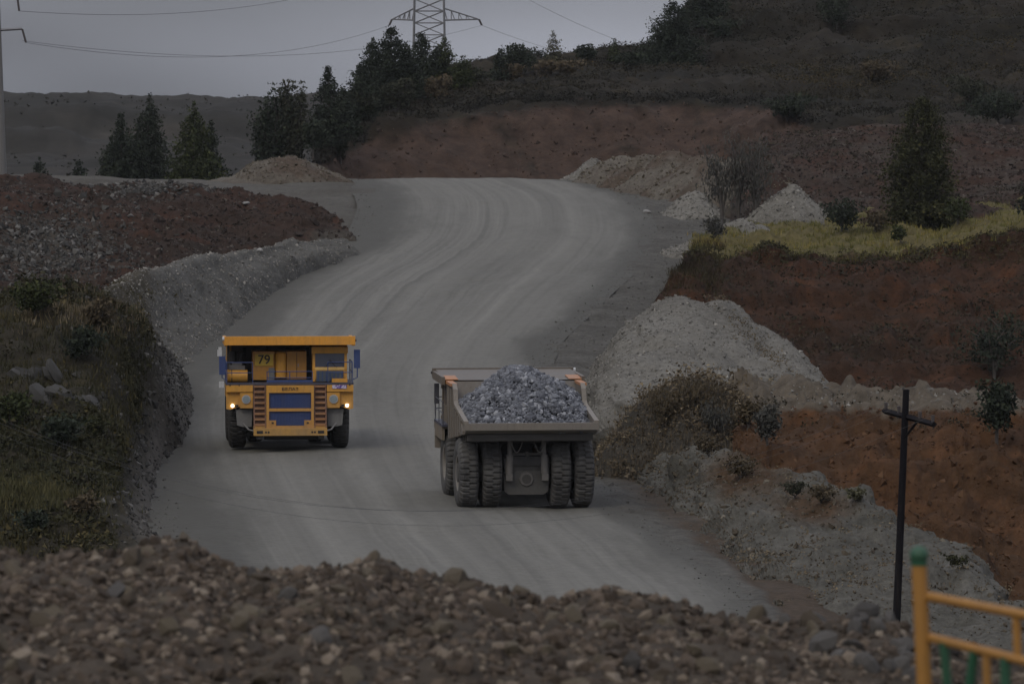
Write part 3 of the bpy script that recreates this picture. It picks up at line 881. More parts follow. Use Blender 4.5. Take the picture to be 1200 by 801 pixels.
# ---- brushy hump at the foot of the scree and the berm along the right edge of the road
c = U(808, 546, 264)
mound("earth_hump", c, 3.9, 3.6, 3.9, M_bank, noise=.3, nscale=.5, seed=51, power=1.6, mask=lambda P, r, a: .55 + 0 * r, skirt=5)
def berm_mask(G, u, v):
    px, py = proj(G)
    return np.clip(.1 + np.exp(-((px - 872) / 46) ** 2 - ((py - 556) / 26) ** 2) + .9 * np.exp(-((px - 955) / 45) ** 2 - ((py - 596) / 22) ** 2), 0, 1) * .95
loft("roadside_berm", [[RP(690, 522, -.5), RP(762, 568, -.45), RP(828, 620, -.4), RP(872, 668, -.4), RP(915, 725, -.4), RP(965, 800, -.5)],
                       [U(712, 512, 276), U(780, 548, 259), U(845, 590, 242), U(892, 640, 226), U(940, 700, 210), U(995, 780, 196)],
                       [U(735, 506, 274), U(800, 538, 258), U(870, 570, 243), U(925, 612, 229), U(985, 680, 213), U(1060, 770, 199)],
                       [U(752, 510, 272), U(815, 524, 261), U(862, 544, 250), U(915, 560, 243), U(968, 574, 238), U(1008, 590, 232), U(1062, 622, 226), U(1120, 652, 220), U(1160, 690, 213), U(1215, 770, 203)],
                       [U(765, 522, 271), U(825, 530, 263), U(870, 550, 253), U(925, 568, 246), U(978, 580, 241), U(1020, 597, 235), U(1076, 632, 229), U(1136, 664, 222), U(1180, 706, 215), U(1240, 790, 205)],
                       [U(790, 600, 268), U(890, 640, 254), U(1000, 680, 243), U(1120, 740, 232), U(1220, 830, 215), U(1300, 900, 205)]],
     220, 110, M_bermR, disp=[(.6, .3, 4), (.35, .7, -4), (.07, 2.4, 3)], world=True, mask=berm_mask, seed=31)

# ---- the bank of broken rock in front of the camera
crest = [(x_, y_ + 9) for x_, y_ in [(-260, 640), (-60, 641), (0, 644), (60, 650), (100, 643), (150, 648), (205, 644), (245, 656), (300, 670), (370, 664), (430, 658), (480, 668), (530, 666),
         (600, 686), (640, 690), (690, 692), (760, 706), (830, 719), (900, 722), (960, 728), (1010, 724), (1070, 742), (1130, 760), (1400, 800)]]
loft("rubble_bank", [[(x, y + 1500, 20) for x, y in crest], [(x, y + 420, 26) for x, y in crest], [(x, y + 150, 32.5) for x, y in crest],
                     [(x, y + 62, 37.5) for x, y in crest], [(x, y + 4, 42) for x, y in crest], [(x, y + 6, 43.5) for x, y in crest],
                     [(x, y + 130, 48) for x, y in crest], [(x, y + 500, 62) for x, y in crest]],
     260, 180, M_rubble, disp=[(.10, .8, 4), (.07, 3.0, 4)], seed=37)
RUB = bpy.data.objects["rubble_bank"]

# ================================================================== THE TWO HAUL TRUCKS
def text_mesh(txt, size, depth=.015):
    cu = bpy.data.curves.new("lettering", 'FONT')
    cu.body = txt; cu.size = size; cu.extrude = depth; cu.align_x = 'CENTER'; cu.align_y = 'CENTER'
    cu.offset = size * .012
    o = bpy.data.objects.new("lettering_tmp", cu)
    C.objects.link(o)
    dg = bpy.context.evaluated_depsgraph_get()
    me = bpy.data.meshes.new_from_object(o.evaluated_get(dg))
    bpy.data.objects.remove(o)
    return me


def ground_at(x, y):
    G = SURF["road"][0].reshape(-1, 3)
    d = (G[:, 0] - x) ** 2 + (G[:, 1] - y) ** 2
    k = np.argsort(d)[:4]
    return float(G[k, 2].mean())


TYRE_R = 1.52


def tyre_mesh(wd=.86, seg=144):
    hw = wd / 2
    prof = [(-hw * .80, .80), (-hw * .97, .95), (-hw, 1.12), (-hw * .97, 1.30), (-hw * .86, 1.43), (-hw * .62, TYRE_R), (-hw * .08, TYRE_R),
            (hw * .08, TYRE_R), (hw * .62, TYRE_R), (hw * .86, 1.43), (hw * .97, 1.30), (hw, 1.12), (hw * .97, .95), (hw * .80, .80)]
    V = []; Fq = []
    n = len(prof)
    for s in range(seg):
        a = 2 * math.pi * s / seg
        for k, (x, r) in enumerate(prof):
            rr = r
            if r > 1.4:
                left = k < n / 2
                ph = (s + (2 if left else 0)) % 4
                if ph < 1:
                    rr -= .075          # lateral grooves, offset on the two halves
            V.append((x, rr * math.cos(a), rr * math.sin(a)))
    for s in range(seg):
        t = (s + 1) % seg
        for k in range(n - 1):
            Fq.append((s * n + k, s * n + k + 1, t * n + k + 1, t * n + k))
    me = bpy.data.meshes.new("tyre")
    me.from_pydata(V, [], Fq); me.update()
    return me


def rim_mesh(wd=.86):
    hw = wd / 2
    mb = MB()
    prof = [(hw * .80, .81), (hw * .86, .78), (hw * .80, .72), (hw * .35, .68), (hw * .30, .45), (hw * .55, .40), (hw * .62, .30), (hw * .62, .001)]
    seg = 40; n = len(prof); V = []; Fq = []
    for s in range(seg):
        a = 2 * math.pi * s / seg
        V += [(x, r * math.cos(a), r * math.sin(a)) for x, r in prof]
    for s in range(seg):
        t = (s + 1) % seg
        Fq += [(s * n + k, s * n + k + 1, t * n + k + 1, t * n + k) for k in range(n - 1)]
    mb.add(V, Fq)
    mb.add([(-x, y, z) for x, y, z in V], [f[::-1] for f in Fq])
    for s in range(18):
        a = 2 * math.pi * s / 18
        mb.cyl((hw * .3, .58 * math.cos(a), .58 * math.sin(a)), (hw * .3 + .07, .58 * math.cos(a), .58 * math.sin(a)), .035, n=6)
    return mb.mesh("wheel", True)


def make_truck(label, group, front, yaw, T, loaded):
    """T: materials. local frame: the front looks towards -Y, the origin lies on the ground under the front axle"""
    t = empty("haul_truck", (0, 0, 0), label, "dump truck", group)
    Y, YD, BL, DK, GR, SL = T["paint"], T["paint_low"], T["blue"], T["dark"], T["grey"], T["steel"]
    # ---- chassis
    m = MB()
    for s in (-1, 1):
        m.prism([(-2.3, 1.15), (-2.3, 1.7), (1.0, 1.85), (5.9, 2.35), (6.4, 2.2), (6.4, 1.75), (5.0, 1.55), (1.0, 1.2)], s * .62, s * .98)
    m.box(-.62, .62, -2.2, -1.9, 1.15, 1.6).box(-.62, .62, 1.2, 1.6, 1.25, 1.75).box(-.62, .62, 4.1, 4.5, 1.6, 2.1).box(-.9, .9, 6.0, 6.5, 1.9, 2.3)
    m.box(-.95, .95, -1.7, .9, 1.55, 2.7)
    m.put("chassis", DK, t)
    MB().cyl((-2.2, 0, 1.05), (2.2, 0, 1.05), .3, n=14).box(-.55, .55, -.45, .45, .62, 1.2).put("front_axle", DK, t, True)
    MB().prism([(-2.35, .78), (-2.2, .5), (-1.0, .46), (-.8, .8)], -1.25, 1.25).put("skid_plate", DK, t)
    # ---- bumper
    b = MB().box(-1.78, 1.78, -2.95, -2.45, .74, 1.08).box(-1.78, -1.16, -2.6, -2.45, 1.08, 1.2).box(1.16, 1.78, -2.6, -2.45, 1.08, 1.2).put("bumper", YD, t)
    for s in (-1, 1):
        MB().box(s * 1.48 - .15, s * 1.48 + .15, -2.965, -2.9, .84, .98).put("slot", DK, b)
        MB().box(s * 1.12 - .11, s * 1.12 - .02, -2.962, -2.9, .86, .95).box(s * 1.12 + .02, s * 1.12 + .11, -2.962, -2.9, .86, .95).put("bolt_plate", DK, b)
        MB().prism([(-2.85, .74), (-2.85, .58), (-2.7, .52), (-2.5, .6), (-2.5, .74)], s * 1.5 - .14, s * 1.5 + .14).put("tow_hook", DK, b)
        MB().path([(s * 1.75, -2.6, .95), (s * 2.0, -2.35, 1.0), (s * 2.25, -2.1, 1.3)], .045).put("brace", GR, b)
    # ---- radiator frame and grilles
    r = MB().box(-1.15, -1.02, -2.62, -2.1, 1.08, 3.14).box(1.02, 1.15, -2.62, -2.1, 1.08, 3.14).box(-1.02, 1.02, -2.62, -2.1, 2.8, 3.14) \
        .box(-1.02, 1.02, -2.61, -2.1, 1.9, 2.04).box(-1.02, 1.02, -2.61, -2.1, 1.08, 1.2).box(-1.02, -.68, -2.6, -2.45, 1.2, 1.46).box(.68, 1.02, -2.6, -2.45, 1.2, 1.46).put("radiator_frame", Y, t)
    for z0, z1 in ((2.05, 2.79), (1.21, 1.89)):
        g = MB().box(-1.01, 1.01, -2.5, -2.2, z0, z1)
        g.put("grille", BL, r)
        k = 14
        for i in range(k):
            x = -1.0 + 2.0 * (i + .5) / k
            MB().box(x - .02, x + .02, -2.545, -2.5, z0, z1).put("grille_bar", BL, r)
    tm = put("lettering", text_mesh("БЕЛАЗ", .2), T["letter"], r)
    tm.location = (0, -2.625, 2.97); tm.rotation_euler = (math.pi / 2, 0, 0); tm.scale = (1.25, 1, 1)
    for s in (-1, 1):
        MB().box(s * .85 - .05, s * .85 + .05, -2.63, -2.6, 1.3, 1.38).put("latch", DK, r)
    # ---- ladders left and right of the radiator
    for s in (-1, 1):
        x0, x1 = sorted((s * 1.17, s * 1.77))
        L = MB()
        for x in (x0, x1 - .06):
            L.prism([(-2.62, 1.1), (-2.5, 1.1), (-2.0, 3.24), (-2.12, 3.24)], x, x + .06)
        L.prism([(-2.46, 1.1), (-2.42, 1.1), (-1.92, 3.24), (-1.96, 3.24)], x0 + .06, x1 - .06)
        L = L.put("ladder", T["ladder"], t)
        for k in range(8):
            z = 1.2 + k * .262; y = -2.62 + (z - 1.1) / 2.14 * .5
            MB().box(x0 + .06, x1 - .06, y - .04, y + .2, z, z + .1).put("step", T["step"], L)
    # ---- deck, rails
    MB().box(-3.1, 3.1, -2.15, 1.1, 3.16, 3.26).put("deck", T["deck"], t)
    h = MB()
    def rail(pts, zs=(3.75, 4.25)):
        for z in zs:
            h.path([(x, y, z) for x, y in pts], .022, 5)
        for x, y in pts:
            h.path([(x, y, 3.2), (x, y, zs[-1])], .022, 5)
    rail([(-3.05, 1.0), (-3.05, -.5), (-3.05, -2.1), (-1.8, -2.1)])
    rail([(-1.1, -2.1), (0, -2.1), (1.1, -2.1)], (3.5, 3.8))
    rail([(1.85, -2.1), (3.05, -2.1), (3.05, -.6), (3.05, 1.0)])
    h.put("handrail", BL, t)
    MB().box(-1.1, 1.1, -2.13, -2.06, 3.27, 3.4).put("deck_kickplate", BL, t)
    # ---- front fenders with their lamps
    for s in (-1, 1):
        def X(a, b):
            return tuple(sorted((s * a, s * b)))
        fd = MB().box(*X(1.8, 3.08), -2.3, -2.12, 2.83, 3.15).box(*X(1.8, 3.08), -2.16, .9, 3.05, 3.14)
        fd.box(*X(1.8, 2.42), -2.25, -2.1, 2.04, 2.8)
        fd.prism([(s * 2.42, 2.12), (s * 2.42, 2.8), (s * 3.08, 2.8), (s * 3.08, 2.0), (s * 2.9, 1.96)], -2.1, -1.95, 'y')
        fd.box(*X(2.96, 3.08), -1.95, .9, 2.55, 3.05)
        fd = fd.put("fender", Y, t)
        hl = MB().cyl((s * 2.12, -2.31, 2.47), (s * 2.12, -2.2, 2.47), .215, n=24)
        hl = hl.put("headlight", T["lamp_ring"], fd, True)
        MB().cyl((s * 2.12, -2.325, 2.47), (s * 2.12, -2.30, 2.47), .165, n=24).put("lens", T["lens"], hl, True)
        MB().cyl((s * 2.78, -2.17, 2.15), (s * 2.78, -2.08, 2.15), .075, n=16).put("running_lamp", T["lit"] if not loaded else T["lens"], fd, True)
        MB().box(*X(2.5, 2.66), -2.13, -2.08, 2.1, 2.2).put("turn_signal", DK, fd)
        MB().box(s * 2.4 - .09, s * 2.4 - .03, -2.32, -2.28, 3.12, 3.22).put("bracket", DK, fd)
        MB().box(s * 2.9 - .03, s * 2.9 + .03, -2.32, -2.28, 3.12, 3.22).put("bracket", DK, fd)
        # inner wheel arch of grey sheet
        MB().prism([(s * 1.8, 2.0), (s * 2.62, 1.95), (s * 2.55, 1.2), (s * 2.3, 1.12), (s * 1.85, 1.12)], -1.95, -1.45, 'y').put("wheel_arch", GR, t)
        MB().cyl((s * 1.55, 0, .9), (s * 1.45, 0, 2.9), .26, n=16).cyl((s * 1.6, 0, .7), (s * 1.5, 0, 1.6), .2, n=16).put("front_suspension_cylinder", GR, t, True)
    fr = [o for o in t.children if o.name.split('.')[0] == "fender"][1]
    pl = MB().box(2.05, 2.75, -2.335, -2.3, 2.98, 3.15).put("plate", T["plate"], fr)
    # ---- cab (over the driver's side)
    cb = MB()
    cb.box(1.12, 2.8, -1.55, .3, 3.26, 3.55)
    cb.prism([(-1.75, 3.9), (-1.55, 4.1), (-1.55, 3.3), (-1.72, 3.4)], 1.14, 2.78)
    for x0, x1 in ((1.12, 1.25), (2.67, 2.8)):
        cb.prism([(-1.78, 3.3), (-1.6, 4.95), (-1.42, 4.95), (-1.58, 3.3)], x0, x1)
        cb.box(x0, x1, .15, .3, 3.55, 4.95)
        cb.box(x0, x1, -1.5, .15, 3.55, 4.0)
        cb.box(x0, x1, -.7, -.6, 4.0, 4.95)
    cb.box(1.25, 2.67, .2, .3, 3.55, 4.95)
    cb.prism([(-1.72, 4.66), (-1.74, 4.98), (.36, 5.02), (.36, 4.9), (-1.5, 4.86), (-1.52, 4.66)], 1.08, 2.84)
    cb = cb.put("cab", Y, t)
    MB().prism([(-1.76, 3.86), (-1.73, 3.98), (-1.6, 3.98), (-1.6, 3.86)], 1.25, 2.67).put("window_sill", T["paint_light"], cb)
    MB().prism([(-1.66, 3.98), (-1.585, 4.7), (-1.56, 4.7), (-1.635, 3.98)], 1.25, 2.67).put("windscreen", T["glass"], cb)
    for x in (1.17, 2.75):
        MB().box(x - .01, x + .01, -1.5, -.7, 4.0, 4.9).put("side_window", T["glass"], cb)
        MB().box(x - .01, x + .01, -.6, .15, 4.0, 4.9).put("side_window", T["glass"], cb)
    for sx_, dx in ((1.7, .35), (2.3, -.35)):
        MB().path([(sx_, -1.72, 3.97), (sx_ + dx, -1.66, 4.35)], .014, 4).put("wiper", DK, cb)
    MB().box(1.3, 2.62, -1.78, -1.72, 3.3, 3.82).put("front_panel", T["bluegrey"], cb)
    for k in range(7):
        MB().box(1.38 + k * .19, 1.43 + k * .19, -1.8, -1.78, 3.32, 3.8).put("panel_bar", BL, cb)
    MB().box(1.6, 2.5, -.6, .1, 3.55, 4.1).box(1.75, 2.35, -.05, .1, 4.1, 4.6).put("driver_seat", DK, cb)
    MB().box(2.05, 2.8, -2.12, -1.85, 3.27, 3.45).put("toolbox", Y, t)
    # ---- control cabinet amidships with the fleet number
    kb = MB().box(-1.78, -.72, -1.25, .8, 3.36, 4.74).box(-.1, .84, -1.25, .8, 3.4, 4.74).box(-.72, -.1, -1.0, .8, 3.36, 4.72)
    kb = kb.put("control_cabinet", T["paint_shade"], t)
    q = MB()
    q.cyl((-.4, -1.05, 3.45), (-.4, -1.05, 4.62), .3, n=24).cyl((-.4, -1.05, 4.62), (-.4, -1.05, 4.7), .3, .22, n=24)
    q.put("round_housing", Y, kb, True)
    q = MB().box(-1.0, -.72, -1.35, -1.2, 3.36, 3.95)
    q.put("duct", GR, kb)
    npn = MB().box(-1.66, -.78, -1.29, -1.25, 4.05, 4.62).put("number_panel", T["panel"], kb)
    nm = put("fleet_number", text_mesh("79" if not loaded else " ", .62), T["letter"], npn)
    nm.location = (-1.22, -1.295, 4.335); nm.rotation_euler = (math.pi / 2, 0, 0)
    for x in (.37,):
        MB().box(x - .012, x + .012, -1.262, -1.25, 3.45, 4.7).put("door_gap", DK, kb)
        MB().box(x + .05, x + .09, -1.29, -1.25, 4.0, 4.15).put("handle", SL, kb)
    MB().box(-1.55, -1.0, -1.262, -1.25, 3.45, 3.95).put("vent", T["paint_shade"], kb)
    # ---- air cleaners on the other side
    ac = MB().cyl((-3.05, -1.55, 3.56), (-2.04, -1.55, 3.56), .3, n=20).cyl((-3.05, -.9, 3.56), (-2.04, -.9, 3.56), .3, n=20).put("air_cleaner", Y, t, True)
    MB().path([(-2.8, -1.55 + .31 * math.cos(a), 3.56 + .31 * math.sin(a)) for a in np.linspace(0, 2 * math.pi, 17)], .02, 4).put("strap", DK, ac)
    MB().box(-2.92, -2.15, -1.3, -.6, 3.86, 4.06).box(-2.75, -2.3, -1.2, -.7, 4.06, 4.2).put("intake_box", GR, ac)
    MB().cyl((-2.7, .2, 3.3), (-2.7, .2, 4.7), .18, n=14).cyl((-2.25, .2, 3.3), (-2.25, .2, 4.6), .14, n=14).put("exhaust_stack", DK, t, True)
    # ---- mirrors and side screens
    for s, z0, z1 in ((-1, 3.65, 4.55), (1, 3.95, 4.85)):
        k = .22 if loaded else 0
        mi = MB().box(*sorted((s * (3.12 - k), s * (3.42 - k * 1.4))), -2.05, -1.93, z0, z1).put("mirror", BL, t)
        MB().path([(s * 3.05, -2.0, 3.4), (s * (3.28 - k), -2.0, 3.5), (s * (3.3 - k), -2.0, z1)], .03, 6).put("mirror_arm", BL, mi)
    MB().box(-3.5, -3.28, -1.9, -1.7, 4.55, 4.85).box(-3.45, -3.3, -1.9, -1.72, 4.85, 4.98).put("work_lamp", T["white"], t)
    MB().box(-3.42, -3.2, -1.95, -1.75, 3.02, 3.32).put("work_lamp", T["white"], t)
    # ---- fuel tank and steps along the flanks
    MB().cyl((-1.2, 2.6, 1.55), (-2.6, 2.6, 1.55), .62, n=24).put("fuel_tank", Y, t, True)
    MB().cyl((1.2, 2.6, 1.55), (2.5, 2.6, 1.55), .55, n=24).put("oil_tank", Y, t, True)
    # ---- the dump body
    bd = empty("dump_body"); bd.parent = t
    B_ = T["body"]
    MB().prism([(2.2, 2.75), (2.2, 2.95), (7.6, 3.55), (8.0, 3.72), (8.0, 3.55), (7.6, 3.38)], -2.74, 2.74).put("floor", B_, bd)
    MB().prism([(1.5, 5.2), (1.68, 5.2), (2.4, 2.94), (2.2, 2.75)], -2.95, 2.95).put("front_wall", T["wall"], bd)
    cn = MB().box(-3.17, 3.17, -2.4, -2.2, 5.1, 5.52).box(-3.17, -3.03, -2.2, 1.6, 5.05, 5.4).box(3.03, 3.17, -2.2, 1.6, 5.05, 5.4) \
        .prism([(-2.2, 5.34), (-2.2, 5.46), (1.68, 5.26), (1.5, 5.12)], -3.03, 3.03).put("canopy", T["canopy"], bd)
    for s in (-1, 1):
        MB().prism([(.35, 5.352), (.35, 5.376), (1.7, 5.3), (1.7, 5.275)], *sorted((s * 2.45, s * 3.02))).put("corner_plate", T["rail"], cn)
    MB().cyl((-3.27, -2.3, 5.4), (-3.17, -2.3, 5.4), .1, n=8).put("canopy_lamp", T["white"], cn)
    MB().cyl((3.17, -2.3, 5.32), (3.23, -2.3, 5.32), .06, n=8).put("canopy_bolt", DK, cn)
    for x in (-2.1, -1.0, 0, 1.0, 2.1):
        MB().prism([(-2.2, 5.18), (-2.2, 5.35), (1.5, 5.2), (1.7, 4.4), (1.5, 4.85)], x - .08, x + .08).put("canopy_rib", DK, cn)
    for s in (-1, 1):
        poly = [(1.5, 5.12), (3.45, 5.12), (3.72, 4.96), (3.9, 4.45), (4.3, 4.27), (8.0, 3.84), (8.0, 3.55), (7.6, 3.38), (2.2, 2.75)]
        sw = MB().prism(poly, s * 2.74, s * 2.84).put("side_wall", B_, bd)
        for yy in (2.4, 3.2, 4.1, 5.0, 5.9, 6.8):
            zt = 5.0 if yy < 3.6 else 4.2 - (yy - 4.3) * .116
            MB().box(*sorted((s * 2.84, s * 2.96)), yy - .1, yy + .1, 2.75 + (yy - 2.2) * .11, zt).put("rib", B_, sw)
        MB().box(*sorted((s * 2.7, s * 3.0)), 1.5, 3.45, 5.12, 5.24).put("top_rail", T["rail"], bd)
        MB().prism([(3.45, 5.24), (3.85, 5.02), (4.03, 4.53), (4.36, 4.38), (8.0, 3.95), (8.0, 3.8), (4.28, 4.24), (3.86, 4.42), (3.68, 4.92), (3.42, 5.08)], s * 2.72, s * 2.92).put("rear_edge", T["edge"], bd)
        # bracket that ties the sill corner to the side
        MB().prism([(6.3, 4.0), (7.6, 3.5), (7.6, 3.35), (6.0, 3.3)], s * 2.84, s * 2.93).put("gusset", B_, bd)
    MB().box(-2.9, 2.9, 7.92, 8.12, 3.56, 3.86).put("tail_sill", T["sill"], bd)
    un = MB()
    for yy in (3.0, 4.0, 5.0, 5.9, 6.8, 7.5):
        z = 2.75 + (yy - 2.2) * .113
        un.box(-2.72, 2.72, yy - .09, yy + .09, z - .28, z)
    for s in (-1, 1):
        un.prism([(2.3, 2.76), (7.5, 3.34), (7.5, 3.15), (2.3, 2.3)], s * .7, s * 1.0)
    un.put("floor_beams", T["under"], bd)
    # ---- rear axle, hoists, cables, mud flaps
    ax = MB().cyl((-2.9, 5.3, 1.52), (2.9, 5.3, 1.52), .42, n=20)
    ax.prism([(-.95, .75), (-.75, .62), (.75, .62), (.95, .75), (1.0, 1.5), (.7, 2.0), (-.7, 2.0), (-1.0, 1.5)], 4.8, 6.25, 'y')
    ax = ax.put("axle_housing", T["axle"], t)
    cv = MB().cyl((0, 6.25, 1.3), (0, 6.34, 1.3), .34, .3, n=8).put("cover_plate", T["axle_light"], ax)
    MB().cyl((0, 6.34, 1.3), (0, 6.37, 1.3), .2, n=20).put("boss", T["under"], cv)
    MB().box(-.62, .62, 6.2, 6.32, 1.72, 2.3).put("breather_box", T["axle"], ax)
    for s in (-1, 1):
        MB().cyl((s * .78, 6.45, 1.55), (s * .74, 6.4, 2.35), .17, n=16).cyl((s * .74, 6.4, 2.3), (s * .72, 6.35, 3.05), .11, n=12).box(s * .78 - .14, s * .78 + .14, 6.3, 6.6, 1.25, 1.55) \
            .put("rear_suspension_cylinder", T["axle_light"], t, True)
        MB().cyl((s * 1.02, 3.0, 1.3), (s * 1.02, 4.6, 2.9), .16, n=14).put("hoist_cylinder", SL, t, True)
        ww = [(s * (.25 + .5 * q), 6.9, 2.95 - .45 * math.sin(math.pi * q)) for q in np.linspace(0, 1, 9)]
        MB().path(ww, .025, 5).put("cable", T["axle_light"], t)
    MB().box(-.7, .7, 6.36, 6.44, 2.34, 2.44).box(-.06, .06, 6.38, 6.5, 2.25, 2.5).put("cross_tube", T["under"], t)
    # ---- wheels
    ty, rm = T["tyre_mesh"], T["rim_mesh"]
    for x, y, s in ((-2.5, 0, 1), (2.5, 0, 1), (-1.5, 5.3, 1), (1.5, 5.3, 1), (-2.52, 5.3, 1), (2.52, 5.3, 1)):
        wh = put("wheel", rm, None, t)
        wh.location = (x, y, TYRE_R - .02)
        wh.rotation_euler = (random.uniform(0, 6), 0, 0)
        put("tyre", ty, None, wh)
    # ---- stand it on the road
    fx, fy = front
    ang = yaw
    rx, ry = fx - 5.3 * math.sin(ang), fy + 5.3 * math.cos(ang)
    zf, zr = ground_at(fx, fy), ground_at(rx, ry)
    pit = math.atan2(zr - zf, 5.3)
    t.location = (fx, fy, zf + .01)
    t.rotation_euler = (pit, 0, ang)
    return t


def truck_mats(dusty):
    d = .6 if dusty else .22
    T = {}
    yel = (.66, .31, .028) if not dusty else (.2, .15, .09)
    n = "_dusty" if dusty else ""
    T["paint"] = paint("yellow_paint" + n, yel, d, low=.45 if dusty else .34)
    T["paint_low"] = paint("yellow_paint_bumper" + n, (.62, .32, .035) if not dusty else (.2, .15, .09), d + .1, low=.2)
    T["paint_light"] = paint("pale_yellow_paint" + n, (.66, .42, .11), d)
    T["paint_shade"] = paint("cabinet_shaded_paint" + n, (.47, .215, .022), d)  # yellow darkened: the cabinet's dimmer light is put into the colour
    T["canopy"] = paint("canopy_paint" + n, (.74, .32, .026), d) if not dusty else paint("canopy_paint_dusty", (.14, .11, .08), .7, (.125, .115, .1))
    T["body"] = paint("body_paint" + n, (.42, .22, .05) if not dusty else (.16, .135, .105), .2 if not dusty else .75)
    T["wall"] = T["body"] if dusty else paint("front_wall_shade", (.05, .045, .045), .25)  # near-black on the clean truck: shade below the canopy, painted in
    T["rail"] = paint("rail_paint" + n, (.5, .2, .06), .15 if not dusty else .4)
    T["edge"] = paint("edge_paint" + n, (.22, .185, .14), .6)
    T["sill"] = paint("sill_paint" + n, (.2, .17, .135), .6)
    T["under"] = paint("underside" + n, (.05, .047, .042), .4, (.09, .08, .07))
    T["axle"] = paint("axle_dust" + n, (.07, .066, .06), .6, (.1, .094, .086))
    T["axle_light"] = paint("axle_pale" + n, (.115, .108, .1), .5)
    T["blue"] = paint("blue_paint" + n, (.022, .05, .17), d * .6, low=.05) if not dusty else paint("blue_paint_dusty", (.03, .036, .055), .3)
    T["bluegrey"] = paint("blue_grey_paint" + n, (.06, .085, .11), .2)
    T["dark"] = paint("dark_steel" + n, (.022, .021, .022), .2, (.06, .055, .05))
    T["grey"] = paint("grey_sheet" + n, (.15, .15, .15), .5)
    T["steel"] = paint("bare_steel" + n, (.3, .3, .3), .3, metal=.6)
    T["deck"] = paint("deck_plate" + n, (.035, .04, .075), .25)
    T["ladder"] = paint("ladder_paint" + n, (.2, .08, .035), d + .1)
    T["step"] = paint("step_paint" + n, (.36, .155, .045), d + .15)
    T["letter"] = paint("dark_lettering" + n, (.03, .018, .01), .05)
    T["panel"] = paint("number_panel_yellow" + n, (.55, .36, .04), .08)
    T["white"] = paint("white_plastic" + n, (.6, .6, .6), .2)
    T["lamp_ring"] = paint("lamp_ring" + n, (.4, .4, .4), .2, rough=.35)
    T["lens"] = paint("lamp_lens" + n, (.25, .3, .32), .2, rough=.15, spec=.6)
    T["lit"] = lamp_mat("lit_lamp" + n, (1, .93, .78), 9.0)
    T["glass"] = paint("cab_glass" + n, (.018, .022, .045), .12, rough=.12, spec=.6)
    # the little plate: white with violet print
    m, nt, b = new_mat("plate_print" + n)
    tc = _n(nt, "ShaderNodeTexCoord").outputs["Object"]
    mp = _n(nt, "ShaderNodeMapping"); mp.inputs["Scale"].default_value = (9, 1, 5); nt.links.new(tc, mp.inputs[0])
    nt.links.new(mixc(nt, noise_out(nt, mp.outputs[0], 1, 2, .5, .45, .52), (.55, .5, .6), (.13, .08, .3)), b.inputs["Base Color"])
    T["plate"] = m
    tm = paint("tyre_rubber" + n, (.026, .025, .025), .3 if not dusty else .75, (.125, .12, .113), rough=.85, spec=.2)
    rmm = paint("rim_dust" + n, (.28, .2, .1) if not dusty else (.2, .18, .155), .5)
    T["tyre_mesh"] = tyre_mesh(); T["tyre_mesh"].materials.append(tm)
    T["rim_mesh"] = rim_mesh(); T["rim_mesh"].materials.clear(); T["rim_mesh"].materials.append(rmm)
    return T


p = RP(338, 530)
truckA = make_truck("empty yellow mining dump truck number 79 with blue grille, facing the camera", "mining dump trucks on the haul road", (p[0], p[1]), R_(4.2), truck_mats(False), False)
p = RP(613.5, 594)
ang = R_(187)
fx, fy = p[0] + 5.3 * math.sin(ang), p[1] - 5.3 * math.cos(ang)
truckB = make_truck("dusty mining dump truck loaded with grey rock, seen from behind", "mining dump trucks on the haul road", (fx, fy), ang, truck_mats(True), True)

# ---- the load: broken grey ore heaped in the body
M_ore = tinted("grey_ore", (.075, .078, .09), (.19, .196, .215), (.33, .333, .35), rough=.8, spec=.25, grain=5)
def ore_h(x, y):
    yy = np.where(y > 3.9, (y - 3.9) / 3.75, (y - 3.9) / 3.2)
    r = (np.abs((x + .05) / 3.15) ** 2.1 + np.abs(yy) ** 2.1) ** (1 / 2.1)
    return 5.98 - 2.1 * np.clip(r, 0, 1.15) ** 1.6 - .08 * np.clip(1 - r * 5, 0, 1) + .1 * np.sin(x * 2.3 + 1) * np.cos(y * 1.7)
nn = 9000
ox = rng.uniform(-2.7, 2.7, nn); oy = rng.uniform(2.0, 7.86, nn)
oz = ore_h(ox, oy)
floor_z = np.interp(oy, [2.2, 7.6, 8.0], [2.95, 3.55, 3.72])
oz = np.maximum(oz, floor_z)
oz = oz + .12 * fbm(np.stack([ox, oy, oz], -1) * 1.1, 3, 9)
S = sizes(len(ox), .045, .23, 1.9)
gxx, gyy = np.meshgrid(np.linspace(-2.72, 2.72, 40), np.linspace(2.0, 7.9, 50))
core = np.stack([gxx, gyy, np.maximum(ore_h(gxx, gyy) - .3, np.interp(gyy, [2.2, 7.6, 8.0], [2.9, 3.5, 3.66]))], -1).reshape(-1, 3)
me1 = stones_mesh("ore_load", np.stack([ox, oy, oz], -1), S)
n1 = len(me1.vertices)
V1 = np.empty(n1 * 3, np.float32); me1.vertices.foreach_get("co", V1)
T1 = np.empty(n1, np.float32); me1.attributes["tint"].data.foreach_get("value", T1)
gq = grid_faces(40, 50)
gt = np.concatenate([gq[:, [0, 1, 2]], gq[:, [0, 2, 3]]])
F1 = np.concatenate([IF[None] + (np.arange(n1 // 12) * 12)[:, None, None]]).reshape(-1, 3)
me = mesh_np("ore_load", np.concatenate([V1.reshape(-1, 3), core]), np.concatenate([F1, gt + n1]), False, {"tint": np.concatenate([T1, np.full(len(core), .05)])})
ore = put("ore_load", me, M_ore, label="heap of broken blue-grey ore piled in the loaded truck", cat="ore heap", kind="stuff")
ore.location = truckB.location; ore.rotation_euler = truckB.rotation_euler

